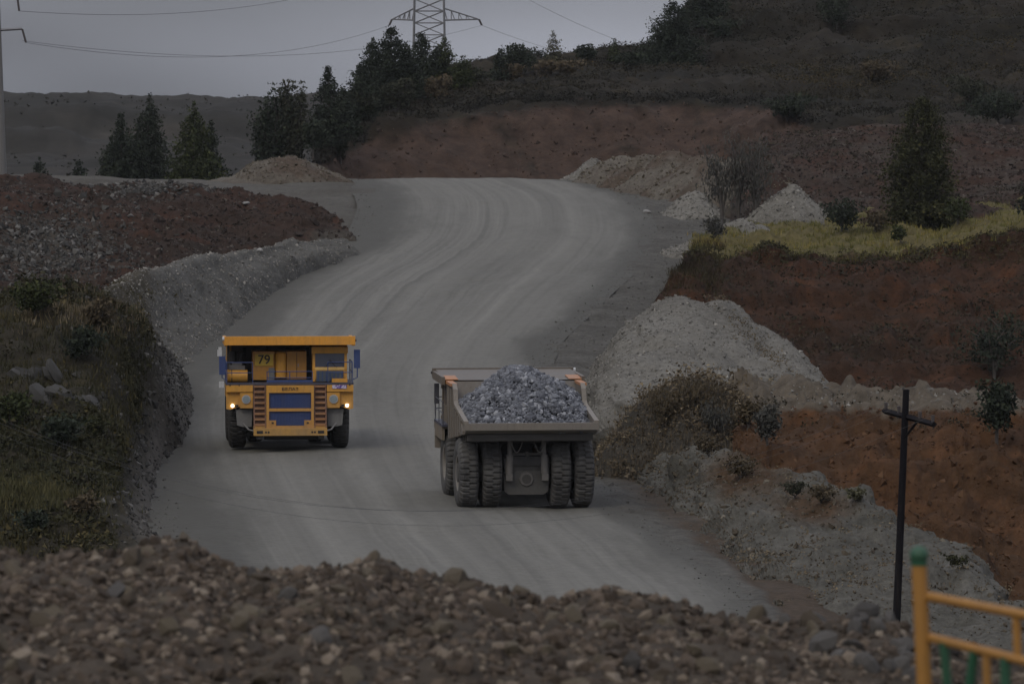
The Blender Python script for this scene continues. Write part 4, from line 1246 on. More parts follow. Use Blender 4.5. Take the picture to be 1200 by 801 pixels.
# ================================================================== LOOSE STONE
M_shoulder = soil("shoulder_dirt", (0.1098, 0.103, 0.0902), (0.07392, 0.06832, 0.0583), Cc=(0.07616, 0.056, 0.0396), s1=.2, s2=2.2, bump=.7, bscale=5)
OUT_R = {860: 1075, 760: 985, 700: 935, 655: 895, 610: 858, 570: 822, 530: 790, 487: 762, 450: 745, 404: 745, 370: 762, 345: 790, 320: 825, 300: 840, 280: 840, 262: 835, 246: 815, 233: 790, 222: 760}
_k = sorted(OUT_R, reverse=True)
loft("road_shoulder", [[RP(ROAD_R[y] - 24, y, -.12) for y in _k],
                       [RP(ROAD_R[y] + 6, y, .02) for y in _k],
                       [RP(ROAD_R[y] * .5 + OUT_R[y] * .5, y, -.12) for y in _k],
                       [RP(OUT_R[y], y, -.1) for y in _k],
                       [RP(OUT_R[y] + 70, y, -.6) for y in _k]],
     240, 60, M_shoulder, disp=[(.13, .3, 3), (.09, 1.0, 4)], world=True, mask=lambda G, u, v: np.clip(1.25 - u * 2.2, 0, 1) * np.clip((v - .12) * 5, 0, 1) * .85, seed=61)

MS_edge = tinted("edge_stones", (0.06, 0.05742, 0.05035), (0.115, 0.1089, 0.095), (0.17, 0.1624, 0.1444))
MS_grey = tinted("grey_stones", (0.0867, 0.08118, 0.07169), (0.1938, 0.1822, 0.1602), (0.306, 0.2871, 0.2514))
MS_warm = tinted("tan_stones", (0.05304, 0.04216, 0.02964), (0.1127, 0.09405, 0.06817), (0.1724, 0.1525, 0.1186))
MS_spoil = tinted("brown_stones", (0.02, 0.01425, 0.01144), (0.0475, 0.03325, 0.0264), (0.1, 0.0855, 0.0704))
MS_dark = tinted("dark_grey_stones", (0.0252, 0.02424, 0.02257), (0.0792, 0.07484, 0.06703), (0.1584, 0.1497, 0.1368))
MS_red = tinted("red_clods", (0.04928, 0.02632, 0.01333), (0.0887, 0.04418, 0.02166), (0.1232, 0.0705, 0.03748))
MS_cut = tinted("cut_clods", (.036, .024, .018), (.072, .045, .033), (.098, .066, .05))
MS_clf = tinted("brown_clods", (0.02625, 0.01836, 0.0126), (0.045, 0.02856, 0.0186), (0.06375, 0.04216, 0.0288))
MS_rub = tinted("rubble_stones", (0.03475, 0.02669, 0.02041), (0.1139, 0.08726, 0.06531), (0.2123, 0.1745, 0.1327), grain=14)


def scatter(name, surf, n, lo, hi, mat, label, keep=None, k=2.4, parent=None, sink=.25):
    P = sample(surf, n, keep)
    S = sizes(n, lo, hi, k)
    P[:, 2] += S * (.35 - sink)
    me = stones_mesh(name, P, S, fine=parent is None)
    return put(name, me, mat, parent, label=label if parent is None else None, cat=None if parent else "gravel", kind="stuff")


def win(x0, x1, y0, y1, soft=8.0):
    def f(P, u, v):
        px, py = proj(P)
        return np.clip((px - x0) / soft, 0, 1) * np.clip((x1 - px) / soft, 0, 1) * np.clip((py - y0) / soft, 0, 1) * np.clip((y1 - py) / soft, 0, 1)
    return f


scatter("scree", "scree_heap", 13000, .035, .17, MS_grey, "grey gravel covering the tall scree heap right of the road", keep=win(640, 1060, 300, 560))
scatter("gravel", "gravel_berm", 9000, .04, .17, MS_grey, "grey gravel on the long berm left of the road", keep=win(60, 440, 250, 480))
scatter("gravel", "roadside_berm", 12000, .035, .18, MS_warm, "tan gravel on the berm along the right road edge", keep=win(660, 1260, 480, 800))
scatter("gravel", "road_shoulder", 9000, .025, .14, MS_edge, "loose stones on the right shoulder of the road", keep=lambda P, u, v: np.clip((v - .08) * 3, .08, 1) * (v < .85) * (u > .15))
scatter("scree", "spoil_slope", 9000, .07, .34, MS_spoil, "brown broken rock on the spoil slope at left", keep=win(-60, 430, 205, 350))
scatter("scree", "spoil_slope", 4500, .09, .38, MS_dark, "dark grey scree low on the left spoil slope", keep=lambda P, u, v: (lambda q: np.exp(-((q[0] - 55) / 75) ** 2 - ((q[1] - 295) / 45) ** 2))(proj(P)))
scatter("scree", "spoil_slope", 900, .14, .42, MS_dark, "grey blocks along the top of the left spoil slope", keep=lambda P, u, v: (lambda q: np.exp(-((q[0] - 180) / 40) ** 2 - ((q[1] - 222) / 6) ** 2))(proj(P)))
scatter("scree", "bank", 5500, .05, .3, MS_dark, "dark stones at the foot of the left bank", keep=lambda P, u, v: np.clip((u - .55) * 4, 0, 1))
scatter("scree", "spoil_bench", 7000, .08, .34, MS_spoil, "brown broken rock on the bench under the hill", keep=win(840, 1240, 145, 260))
scatter("clods", "clay_ledge", 5000, .05, .24, MS_red, "red clay clods on the ledge wall", keep=win(800, 1240, 478, 720))
scatter("gravel", "clay_ledge", 2500, .04, .16, MS_grey, "grey gravel along the top of the red ledge", keep=win(820, 1240, 455, 484, 4))
def cut_line(px):
    return np.interp(px, [360, 410, 450, 500, 560, 640, 700, 800, 900, 960, 1050, 1300], [195, 174, 152, 140, 128, 121, 120, 119, 124, 150, 152, 150])
scatter("clods", "hill", 7000, .09, .4, MS_cut, "red-brown clods on the long cut face under the hill", keep=lambda P, u, v: (lambda q: 1.0 * (q[1] > cut_line(q[0]) + 2) * (q[1] < 216) * (q[0] > 370) * (q[0] < 960))(proj(P)))
scatter("clods", "cliff_meadow", 6000, .05, .22, MS_clf, "red clods on the upper clay cliff", keep=win(760, 1240, 300, 500))
for k in range(11):
    scatter("gravel", "heap%d" % k, 1100, .06, .24, MS_grey if k in (0, 6, 8, 9, 10) else MS_warm,
            ["stones on the small grey heap at the right end of the crest", "stones on the tan heap next to the crest end", "stones on the streaked tan heap by the crest", "stones on the wide tan heap below the red cut",
             "stones on the tan heap behind the bare bushes", "stones on the tall tan heap behind the bare bushes", "stones on the low grey heap beside the outer road edge", "stones on the brown heap behind the grey cones",
             "stones on the grey cone left of the big conifer", "stones on the grey mound at the meadow's left end", "stones on the low grey tongue by the meadow"][k])
scatter("gravel", "heap_left", 1600, .06, .22, MS_warm, "stones on the tan heap at the left end of the crest")
# loose stones that rolled on to both road edges
def edge_keep(P, u, v):
    return np.clip(1 - u / .09, 0, 1) ** 1.5 + np.clip((u - .90) / .10, 0, 1) ** 1.5
scatter("gravel", "road", 6500, .02, .1, MS_edge, "loose stones strewn along both road edges", keep=edge_keep)

# ---- the rock bank in front: the 300 largest stones one by one, the rest as one mass
def front(P, u, v):
    px, py = proj(P)
    return 1.0 * (px > -60) * (px < 1260) * (py < 860) * (P[..., 1] < 44.5) * (P[..., 1] > 28)
scatter("rubble", "rubble_bank", 15000, .022, .085, MS_rub, None, keep=front, parent=RUB, k=2.0)
M_big = stone_single("rubble_block", (0.06572, 0.0504, 0.037), (0.1409, 0.1167, 0.08323), 7)
M_bigg = stone_single("grey_block", (0.063, 0.0578, 0.0528), (0.112, 0.1034, 0.09438), 7)
big_meshes = []
for k in range(14):
    # 80-triangle block: one subdivision of the irregular icosahedron, pushed about, flattened
    V = [tuple(p) for p in STONES[k % 12] * rng.uniform(.9, 1.1, (12, 1))]; Fs = []; mid = {}
    def mp_(a, b):
        key = (min(a, b), max(a, b))
        if key not in mid:
            q = (np.array(V[a]) + np.array(V[b])) / 2 * rng.uniform(.98, 1.16)
            mid[key] = len(V); V.append(tuple(q))
        return mid[key]
    for a, b, c in IF:
        x, y, z = mp_(a, b), mp_(b, c), mp_(c, a)
        Fs += [(a, x, z), (x, b, y), (z, y, c), (x, y, z)]
    for mt, L in ((M_big, 0), (M_bigg, 1)):
        me = mesh_np("stone", np.array(V), np.array(Fs), False)
        me.materials.append(mt)
        big_meshes.append(me)
P = sample("rubble_bank", 300, front)
S = np.sort(sizes(300, .06, .135, 2.5))
px_, py_ = proj(P)
grey_zone = (px_ > 960) & (px_ < 1120)
for k in range(300):
    g = grey_zone[k] or rng.uniform() < .07
    s = S[k] * (1.1 if grey_zone[k] else 1.0)
    o = put("stone", big_meshes[2 * int(rng.integers(0, 14)) + (1 if g else 0)], None, RUB)
    o.location = P[k] + np.array([0, 0, s * .25])
    o.rotation_euler = rng.uniform(0, 6.28, 3)
    o.scale = (s, s, s)

for (bx_, by_, bs_) in ((1004, 742, .09), (1030, 752, .12), (1062, 745, .1), (1018, 785, .115), (1052, 790, .1), (985, 770, .085), (1068, 775, .09), (1040, 732, .08)):
    G = SURF["rubble_bank"][0]; x_, y_ = proj(G)
    q_ = G.reshape(-1, 3)[np.argmin(np.where((G[..., 1] > 30) & (G[..., 1] < 43), np.hypot(x_ - bx_, y_ - by_), 1e9).ravel())]
    o = put("stone", big_meshes[2 * int(rng.integers(0, 14)) + 1], None, RUB)
    o.location = q_ + np.array([0, 0, bs_ * .2]); o.scale = (bs_ * 1.15, bs_, bs_ * .9); o.rotation_euler = rng.uniform(0, 6.28, 3)

# ---- single blocks one notices
def on_surf(surf, px, py, tol=5.0):
    G, _ = SURF[surf]
    x, y = proj(G)
    dd = np.hypot(x - px, y - py)
    c = np.where(dd < tol + dd.min(), G[..., 1], 1e9)
    return G.reshape(-1, 3)[np.argmin(c.ravel())].copy()
M_pale = stone_single("pale_block", (.3, .29, .27), (.42, .41, .39), 5)
M_out = stone_single("outcrop_rock", (.05, .048, .045), (.08, .077, .072), 3)
def boulder(px, py, s, mat, label, surf=None, grp="single boulders by the road"):
    p = RP(px, py) if surf is None else on_surf(surf, px, py)
    me = big_meshes[2 * int(rng.integers(0, 14))].copy()
    o = put("boulder", me, mat, label=label, cat="boulder", group=grp)
    o.location = (p[0], p[1], p[2] + s * .3); o.scale = (s * 1.2, s, s * .75); o.rotation_euler = (0, 0, rng.uniform(0, 6))
boulder(716, 521, .28, M_pale, "pale boulder on the road edge right of the loaded truck")
boulder(757, 250, .42, M_pale, "pale boulder at the outer road edge near the crest")
boulder(232, 364, .26, M_pale, "small pale boulder at the foot of the grey berm")
boulder(264, 339, .24, M_pale, "small pale boulder beside the berm, farther up the road")
boulder(307, 287, .3, M_pale, "pale boulder on the crest of the left berm", "gravel_berm")
boulder(285, 235, .34, M_pale, "pale boulder near the top of the brown slope", "spoil_slope")
for (px, py, s, lb) in ((52, 432, .9, "upper grey rock outcrop in the grown-over left bank"), (68, 470, .8, "lower left grey rock outcrop in the left bank"), (100, 466, .75, "lower right grey rock outcrop in the left bank")):
    p = on_surf("bank", px, py)
    r = empty("rock_outcrop", p, lb, "rock", "rock outcrops in the left bank")
    for q in range(5):
        o = put("rock", big_meshes[2 * int(rng.integers(0, 14))].copy(), M_out, r)
        o.data.materials.clear(); o.data.materials.append(M_out)
        ss = s * rng.uniform(.5, 1.0)
        o.location = (rng.uniform(-.9, .9) * s, rng.uniform(-.5, .5) * s, rng.uniform(-.45, 0) * s); o.scale = (ss * 1.3, ss, ss * .8); o.rotation_euler = rng.uniform(0, 1, 3)

# ================================================================== GRASS AND SCRUB
MG_bank = tinted("bank_grass", (0.021, 0.0225, 0.0105), (0.0525, 0.0465, 0.021), (0.09, 0.07125, 0.03), grain=0)
MG_dry = tinted("dry_stalks", (0.075, 0.057, 0.0375), (0.1575, 0.123, 0.078), (0.24, 0.1875, 0.1125), grain=0)
MG_meadow = tinted("meadow_grass", (.075, .078, .022), (.17, .15, .045), (.22, .17, .05), grain=0)
MG_hill = tinted("hill_scrub", (.014, .0135, .009), (.031, .027, .018), (.046, .037, .021), grain=0)
MG_far = tinted("far_scrub", (0.02448, 0.02304, 0.01728), (0.036, 0.03312, 0.02592), (0.0468, 0.04176, 0.03168), grain=0)
MG_edge = tinted("edge_weeds", (.007, .007, .005), (.018, .016, .011), (.03, .025, .015), grain=0)
MG_dull = tinted("dull_grass", (0.052, 0.052, 0.0234), (0.104, 0.0936, 0.0416), (0.143, 0.1196, 0.052), grain=0)
MG_lip = tinted("lip_weeds", (.03, .027, .014), (.075, .064, .027), (.13, .105, .04), grain=0)
MG_clf = tinted("cliff_weeds", (.024, .022, .014), (.044, .038, .024), (.06, .05, .03), grain=0)
MG_hilly = tinted("autumn_scrub", (.024, .02, .010), (.05, .039, .017), (.075, .053, .021), grain=0)


def tufts(name, surf, n, h0, h1, mat, label, keep=None, wd=.05, per=6, spread=.2, cat="grass", lean=.45, patch=None):
    P = sample(surf, n * 2 if patch else n, keep)
    if patch:
        f = fbm(P * patch, 3, 91)
        P = P[np.argsort(-(f + rng.normal(0, .25, len(f))))[:n]]
    h = rng.uniform(h0, h1, len(P)) * (1 + .4 * fbm(P * .3, 2, 5))
    me = blades_mesh(name, P, np.clip(h, h0 * .5, h1 * 1.5), wd, per, spread, lean)
    return put(name, me, mat, label=label, cat=cat, kind="stuff")


def lowscrub(name, surf, n, r0, r1, mat, label, keep=None, per=6, leaf=.3, patch=None, cat="scrub", up=.45, pth=.3):
    """low leafy cushions hugging the ground: a few small faces each"""
    P = sample(surf, n * 2 if patch else n, keep)
    if patch:
        f = fbm(P * patch, 3, 91)
        P = P[np.argsort(-(f + rng.normal(0, pth, len(f))))[:n]]
    n = len(P)
    r = rng.uniform(r0, r1, n) * (1 + .4 * fbm(P * .2, 2, 5))
    Q = np.clip(rng.normal(0, 1, (n, per, 3)), -1.4, 1.4) * np.array([.6, .6, .38]); Q[..., 2] = np.abs(Q[..., 2]) * up / .38
    Pt = (P[:, None] + Q * r[:, None, None]).reshape(-1, 3)
    T = np.clip(np.repeat(rng.uniform(0, .8, n) + .35 * fbm(P * .06, 3, 15), per) + rng.normal(0, .14, n * per), 0, 1)
    V, Fq, T = leaf_tris(Pt, rng.uniform(.5, 1.3, n * per) * leaf * np.repeat(r / r1, per) ** .5, T, .3)
    return put(name, mesh_np(name, V, Fq, False, {"tint": T}), mat, label=label, cat=cat, kind="stuff")


def bank_keep(P, u, v):
    px, py = proj(P)
    foot = np.interp(py, [345, 400, 480, 560, 600, 660], [150, 172, 160, 135, 118, 140])
    return 1.0 * (px < foot) * (px > -60) * (py < 700)
tufts("grass", "bank", 12000, .15, .45, MG_bank, "dark rough grass over the left bank", bank_keep, wd=.022, per=7, spread=.22, lean=1.0)
lowscrub("scrub", "bank", 5200, .2, .6, MG_bank, "low dark scrub over the left bank", bank_keep, per=8, leaf=.2, patch=.15)
tufts("grass", "bank", 1600, .15, .4, MG_dull, "yellow-green grass patch low on the left bank", lambda P, u, v: (lambda q: np.exp(-((q[0] - 30) / 55) ** 2 - ((q[1] - 582) / 20) ** 2))(proj(P)), wd=.022, lean=1.0, per=8)
tufts("grass", "bank", 1500, .2, .5, MG_dry, "dry brown grass on the top of the left bank", win(20, 170, 335, 400), wd=.022, lean=1.0, per=8)
lowscrub("scrub", "earth_hump", 2600, .2, .7, MG_dry, "dry brown brush on the hump beside the loaded truck", None, per=9, leaf=.16, up=.7)
lowscrub("scrub", "gravel_berm", 700, .1, .4, MG_bank, "low weeds on the near end of the left berm", win(60, 215, 325, 470, 20), per=10, leaf=.13, patch=.2)
tufts("grass", "earth_hump", 2400, .2, .6, MG_dry, "dry brown stalks on the hump beside the loaded truck", None, wd=.014, per=8, spread=.25, lean=1.0)
tufts("grass", "cliff_meadow", 9000, .15, .4, MG_meadow, "yellow-green grass on the meadow above the red cliff", lambda P, u, v: 1.0 * (P[..., 1] > np.interp(proj(P)[0], [800, 885, 1000, 1110, 1200, 1300], [389, 395, 397, 397, 394, 392])), wd=.03, per=7, lean=.9)
lowscrub("scrub", "cliff_meadow", 1500, .1, .45, MG_lip, "ragged weeds hanging over the lip of the clay cliff", lambda P, u, v: np.exp(-((P[..., 1] - np.interp(proj(P)[0], [800, 885, 1000, 1110, 1200, 1300], [388, 394.5, 397, 397, 394, 392])) / 1.6) ** 2), per=9, leaf=.16, up=.5)
tufts("grass", "cliff_meadow", 1300, .2, .5, MG_hilly, "rusty weeds at the left end of the red cliff", win(760, 850, 285, 350), wd=.025, per=7, lean=.9)
lowscrub("scrub", "cliff_meadow", 420, .3, .9, MG_clf, "dark weeds scattered over the upper clay cliff", win(820, 1240, 310, 480), per=14, leaf=.2, patch=.12, pth=.1)
lowscrub("scrub", "roadside_berm", 900, .1, .38, MG_dry, "thin dry weeds on the right roadside berm", win(740, 1200, 520, 720), per=14, leaf=.09, patch=.3, pth=.12)
lowscrub("scrub", "scree_heap", 330, .15, .5, MG_dry, "thin brown weeds in the gully of the scree heap", lambda P, u, v: (lambda q: np.exp(-((q[1] - (372 + (q[0] - 850) * .9)) / 9) ** 2) * (q[0] > 830) * (q[0] < 930) + .6 * np.exp(-((q[0] - 905) / 30) ** 2 - ((q[1] - 448) / 8) ** 2))(proj(P)), per=9, leaf=.12, up=.7)
lowscrub("scrub", "clay_ledge", 260, .2, .55, MG_clf, "dark weeds along the lip of the red ledge", win(880, 1240, 462, 510), per=14, leaf=.13, patch=.2, pth=.12)


def hill_keep(P, u, v):
    px, py = proj(P)
    top = np.interp(px, [360, 410, 450, 500, 560, 640, 700, 800, 900, 960, 1050, 1300], [195, 174, 152, 140, 128, 121, 120, 119, 124, 150, 152, 150])
    return 1.0 * (py < top - 1) * (px > 360) * (px < 1240) * (py > -30)
lowscrub("scrub", "hill", 28000, .25, .95, MG_hill, "dark scrub and grass over the big hill", hill_keep, per=9, leaf=.24, patch=.05, pth=.7)
lowscrub("scrub", "hill", 2200, .3, .9, MG_edge, "dark weeds overhanging the top edge of the red cut", lambda P, u, v: (lambda q: np.exp(-((q[1] - cut_line(q[0]) + 1) / 3.5) ** 2) * (q[0] > 370) * (q[0] < 980))(proj(P)), per=10, leaf=.24, up=.6)
lowscrub("scrub", "hill", 2600, .4, 1.1, MG_hilly, "rusty autumn scrub in patches on the big hill", lambda P, u, v: hill_keep(P, u, v) * (lambda q: np.exp(-((q[0] - 985) / 60) ** 2 - ((q[1] - 100) / 16) ** 2) + .25 * np.exp(-((q[0] - 895) / 40) ** 2 - ((q[1] - 22) / 10) ** 2) + .3 * np.exp(-((q[0] - 1150) / 70) ** 2 - ((q[1] - 60) / 40) ** 2) + .3 * np.exp(-((q[0] - 660) / 60) ** 2 - ((q[1] - 82) / 8) ** 2))(proj(P)), per=16, leaf=.2, up=.6)
lowscrub("scrub", "hill", 260, .3, .9, MG_clf, "weeds hanging on the red cut face", lambda P, u, v: (lambda q: 1.0 * (q[0] > 380) * (q[0] < 900) * (q[1] > 120) * (q[1] < 212))(proj(P)), per=10, leaf=.22, patch=.06, pth=.1)
lowscrub("scrub", "spoil_bench", 400, .3, .7, MG_clf, "dark weeds on the brown bench under the hill", win(850, 1240, 150, 262), per=14, leaf=.2, patch=.12, pth=.12)
lowscrub("scrub", "spoil_slope", 260, .15, .45, MG_hill, "sparse weeds on the left spoil slope", win(-40, 400, 210, 330), per=6, leaf=.2, patch=.1)
lowscrub("scrub", "far_hill", 900, .4, 1.3, MG_far, "low scrub on the far hill", win(-100, 460, 112, 215, 3), per=4, leaf=.6, patch=.02)

# ================================================================== TREES AND BUSHES
M_bark = paint("bark", (.045, .036, .03), .2)
ML_dark = tinted("conifer_needles", (.011, .015, .012), (.03, .038, .024), (.05, .058, .034), grain=0)
ML_green = tinted("green_needles", (.016, .022, .009), (.042, .05, .018), (.07, .075, .028), grain=0)
ML_larch = tinted("larch_needles", (0.0175, 0.01885, 0.0096), (0.0425, 0.0442, 0.018), (0.0775, 0.0715, 0.0264), grain=0)
ML_pale = tinted("pale_leaves", (.05, .05, .03), (.09, .085, .05), (.12, .11, .07), grain=0)
ML_bush = tinted("bush_leaves", (.016, .018, .012), (.04, .042, .026), (.065, .062, .04), grain=0)
ML_twig = tinted("bare_twigs", (0.039, 0.039, 0.0351), (0.078, 0.0754, 0.065), (0.1105, 0.104, 0.091), grain=0)
ML_rust = tinted("rusty_leaves", (0.04352, 0.03552, 0.02432), (0.09248, 0.07104, 0.04256), (0.1306, 0.1006, 0.0608), grain=0)


def conifer(p, H, W, label, mat=ML_dark, group=None, dens=1.0, name="conifer", leaf=.30, rag=.4, power=.8, z0=.06):
    t = empty(name, p, label, "tree", group)
    lean = rng.normal(0, .015, 2) * H
    path = [(lean[0] * s * s, lean[1] * s * s, H * s - .3) for s in np.linspace(0, 1, 7)]
    V, Fq = tube_np(path, np.linspace(.022 * H, .004 * H, 7), 7)
    put("trunk", mesh_np("trunk", V, Fq, True), M_bark, t)
    PP, TT, SS = [], [], []
    levels = max(8, int(H * 3.0))
    phase = rng.uniform(0, 6)
    for l in range(levels):
        s = z0 + (1 - z0) * (l + rng.uniform(0, .8)) / levels
        L = W / 2 * max(.03, (1 - s) ** power) * (1 - .25 * math.exp(-s * 9))
        nb = int(rng.integers(5, 9))
        for b in range(nb):
            a = phase + l * 2.4 + b * 2 * math.pi / nb + rng.normal(0, .3)
            Lb = L * rng.uniform(1 - rag, 1 + rag * .55)
            n = max(4, int(Lb * 18 * dens))
            q = rng.uniform(.1, 1, n) ** .75
            z = H * s + q * Lb * rng.uniform(-.28, .12) - .12 * q * q * Lb
            off = rng.normal(0, .08 + .08 * Lb, (n, 3)) * np.array([1, 1, 1.1])
            PP.append(np.stack([np.cos(a) * q * Lb + lean[0] * s * s, np.sin(a) * q * Lb + lean[1] * s * s, z], -1) + off)
            br = rng.uniform(0, 1)
            TT.append(np.clip(.15 + .45 * br + .25 * q + rng.normal(0, .12, n), 0, 1))
            SS.append(rng.uniform(.6, 1.25, n) * leaf * (1 - .35 * s))
    V, Fq, T = leaf_tris(np.concatenate(PP), np.concatenate(SS), np.concatenate(TT), .35)
    put("crown", mesh_np("crown", V, Fq, False, {"tint": T}), mat, t)
    return t


def bush(p, W, H, label, mat=ML_bush, group=None, name="bush", cat="bush", n=900, leaf=.22, stems=5, bare=False):
    t = empty(name, p, label, cat, group)
    parts, tips = [], []
    for k in range(stems):
        a = rng.uniform(0, 6.28); r = W / 2 * rng.uniform(.15, .75)
        tip = np.array([math.cos(a) * r, math.sin(a) * r, H * rng.uniform(.65, 1.0)])
        path = [(tip * s * np.array([s, s, 1])) + np.array([0, 0, -.15]) + rng.normal(0, .03, 3) for s in np.linspace(0, 1, 5)]
        parts.append(tube_np(path, np.linspace(.02 * H + .01, .006 * H, 5), 5))
        tips.append(tip)
        for q in range(3):
            s = rng.uniform(.4, .9); b0 = tip * s * np.array([s, s, 1])
            tp = b0 + np.array([rng.normal(0, W * .18), rng.normal(0, W * .18), H * rng.uniform(.08, .3)])
            parts.append(tube_np([b0, (b0 + tp) / 2 + rng.normal(0, .03, 3), tp], [.01 * H, .007 * H, .003 * H], 4))
            tips.append(tp)
    V, Fq = join_np(parts)
    put("stems", mesh_np("stems", V, Fq, True), M_bark, t)
    tips = np.array(tips)
    cen = np.concatenate([tips, tips * rng.uniform(.45, .85, (len(tips), 1))])
    k = rng.integers(0, len(cen), n)
    P = cen[k] + np.clip(rng.normal(0, 1, (n, 3)), -1.5, 1.5) * np.array([W * .11, W * .11, H * .09])
    P[:, 2] = np.abs(P[:, 2])
    T = np.clip(.2 + .35 * (k / len(cen)) + .35 * P[:, 2] / H + rng.normal(0, .15, n), 0, 1)
    V, Fq, T = leaf_tris(P, rng.uniform(.5, 1.3, n) * leaf, T)
    if bare:
        V = P.repeat(3, 0) + (V - P.repeat(3, 0)) * np.array([.5, .5, 1.5])
    put("foliage", mesh_np("foliage", V, Fq, False, {"tint": T}), mat, t)
    return t


def ppm(d):
    return FPX / d


GL = "conifers beyond the left yard"
def leftree(px, py, d, hpx, wpx, label, mat=ML_dark, **kw):
    p = U(px, py, d); p[2] = np.interp(d, [520, 548, 560, 600], [9.3, 7.5, 7.2, 6.0])
    top = U(px, py - hpx, d)[2]
    conifer(p, top - p[2], wpx * 1.75 / ppm(d), label, mat, GL, **kw)
leftree(143, 208, 545, 76, 40, "dark conifer left of the tallest one beyond the yard", dens=1.5)
leftree(173, 208, 550, 97, 46, "tallest dark conifer beyond the left yard", dens=1.4, rag=.5)
leftree(226, 208, 545, 88, 52, "broad green conifer right of the tallest one beyond the yard", ML_green, dens=1.4)
leftree(246, 208, 552, 68, 30, "narrow dark conifer at the right side of the broad green one", dens=1.3)
leftree(128, 208, 556, 50, 26, "short dark conifer at the left foot of the yard trees", dens=1.3)
leftree(47, 215, 540, 30, 24, "small dark conifer nearest the pale utility pole", dens=1.4, leaf=.26)
leftree(92, 215, 540, 29, 22, "small dark conifer between the pole and the tall trees", dens=1.4, leaf=.26)

GH = "trees on the hill"
def hilltree(px, pyb, pyt, wpx, label, mat=ML_dark, **kw):
    p = on_surf("hill", px, pyb, 3)
    H = (pyb - pyt) / ppm(p[1])
    return conifer(p, H, wpx * 1.45 / ppm(p[1]), label, mat, GH, **kw)
hilltree(386, 168, 72, 46, "dark conifer at the left foot of the hill", dens=1.5, power=.75)
hilltree(404, 160, 100, 36, "lower dark conifer tucked right of the one at the hill's left foot", dens=1.5)
hilltree(438, 128, 44, 50, "dark conifer left of the tallest on the hill shoulder", dens=1.5, power=.65)
hilltree(458, 124, 28, 62, "tallest dark conifer on the hill shoulder left of the pylon", dens=1.5, power=.6)
hilltree(497, 104, 36, 40, "dark conifer standing before the pylon", dens=1.5, power=.6)
hilltree(523, 100, 40, 36, "looser conifer just right of the pylon", ML_green, dens=1.1, power=.65)
hilltree(421, 142, 72, 40, "dark conifer low on the shoulder, left end of the clump", dens=1.4, power=.6)
hilltree(477, 112, 50, 40, "dark conifer between the tallest one and the pylon", dens=1.4, power=.6)
hilltree(511, 104, 52, 34, "dark conifer between the two trees at the pylon's foot", dens=1.4, power=.6)
hilltree(541, 100, 62, 28, "short green conifer at the right end of the pylon clump", ML_green, dens=1.2, power=.6)
hilltree(586, 92, 56, 24, "small dark conifer on the skyline right of the pylon", dens=1.4)
hilltree(652, 76, 35, 20, "slender pale tree alone on the skyline", ML_pale, dens=.8, leaf=.26, power=.6)
hilltree(718, 70, 43, 16, "small slim conifer on the skyline", ML_green, dens=1.1, leaf=.26)
hilltree(786, 76, 2, 66, "big dark conifer where the hill steps up", dens=1.7, power=.55, rag=.4)
hilltree(826, 30, -34, 54, "dark tree at the top of the hill step, cut by the frame", dens=1.5, power=.55)

def hillbush(px, py, wpx, hpx, label, mat=ML_bush, n=700, **kw):
    p = on_surf("hill", px, py, 3)
    s = ppm(p[1])
    bush(p, wpx / s, hpx / s, label, mat, "bushes on the hill", n=n * 2, leaf=.27, **kw)
bush_left = [(322, 186, 34, 70, "bushy dark tree at the hill's left foot, beside the crest heap", ML_dark, 2200), (345, 186, 30, 76, "taller bushy tree right beside the crest heap tree", ML_bush, 2200), (308, 186, 20, 44, "small dark bush left of the bushy trees", ML_dark, 900)]
for px, py, wpx, hpx, lb, mt, n in bush_left:
    p = U(px, py + 20, 560); p[2] = 7.0
    H = U(px, py - hpx, 560)[2] - 7.0
    bush(p, wpx * 1.3 / ppm(560), H, lb, mt, "bushy trees at the hill's foot", name="tree", cat="tree", n=n * 2, leaf=.3, stems=9)
hillbush(360, 180, 34, 40, "low dark bush between the bushy trees and the foot conifer", ML_dark)
hillbush(425, 140, 46, 40, "dark thicket below the shoulder conifers", ML_bush, 1100)
hillbush(470, 128, 50, 34, "wide grey-green thicket under the tallest conifer", ML_bush, 1100)
hillbush(515, 116, 44, 26, "brownish thicket under the pylon", ML_rust, 800)
hillbush(556, 98, 40, 18, "low thicket right of the pylon trees", ML_bush, 600)
hillbush(612, 86, 54, 32, "round dark bush on the skyline", ML_dark, 1300)
hillbush(600, 92, 36, 20, "brown bush below the skyline conifer", ML_rust, 500)
hillbush(640, 90, 34, 18, "low yellowish bush left of the slender tree", ML_rust, 500)
hillbush(690, 74, 28, 17, "small dark bush between slender tree and slim conifer", ML_dark, 600)
hillbush(665, 86, 40, 16, "yellow-brown bush under the slender tree", ML_rust, 500)
hillbush(735, 78, 50, 18, "dark low bush under the slim conifer", ML_dark, 700)
hillbush(400, 190, 26, 60, "blue-grey bush at the left end of the red cut", ML_bush, 1000)
hillbush(845, 44, 50, 24, "dark bush at the edge of the hill step", ML_dark, 700)
hillbush(980, 34, 44, 40, "tall dark bush high on the hill", ML_dark, 900)
hillbush(1020, 92, 60, 22, "rusty bush in the middle of the hill slope", ML_rust, 600)
hillbush(1140, 120, 70, 26, "dark green bush right on the hill slope", ML_bush, 800)
hillbush(920, 140, 60, 26, "dark bush at the right end of the red cut", ML_dark, 900)
hillbush(1170, 150, 70, 36, "wide dark bush low on the right hill slope", ML_dark, 1000)

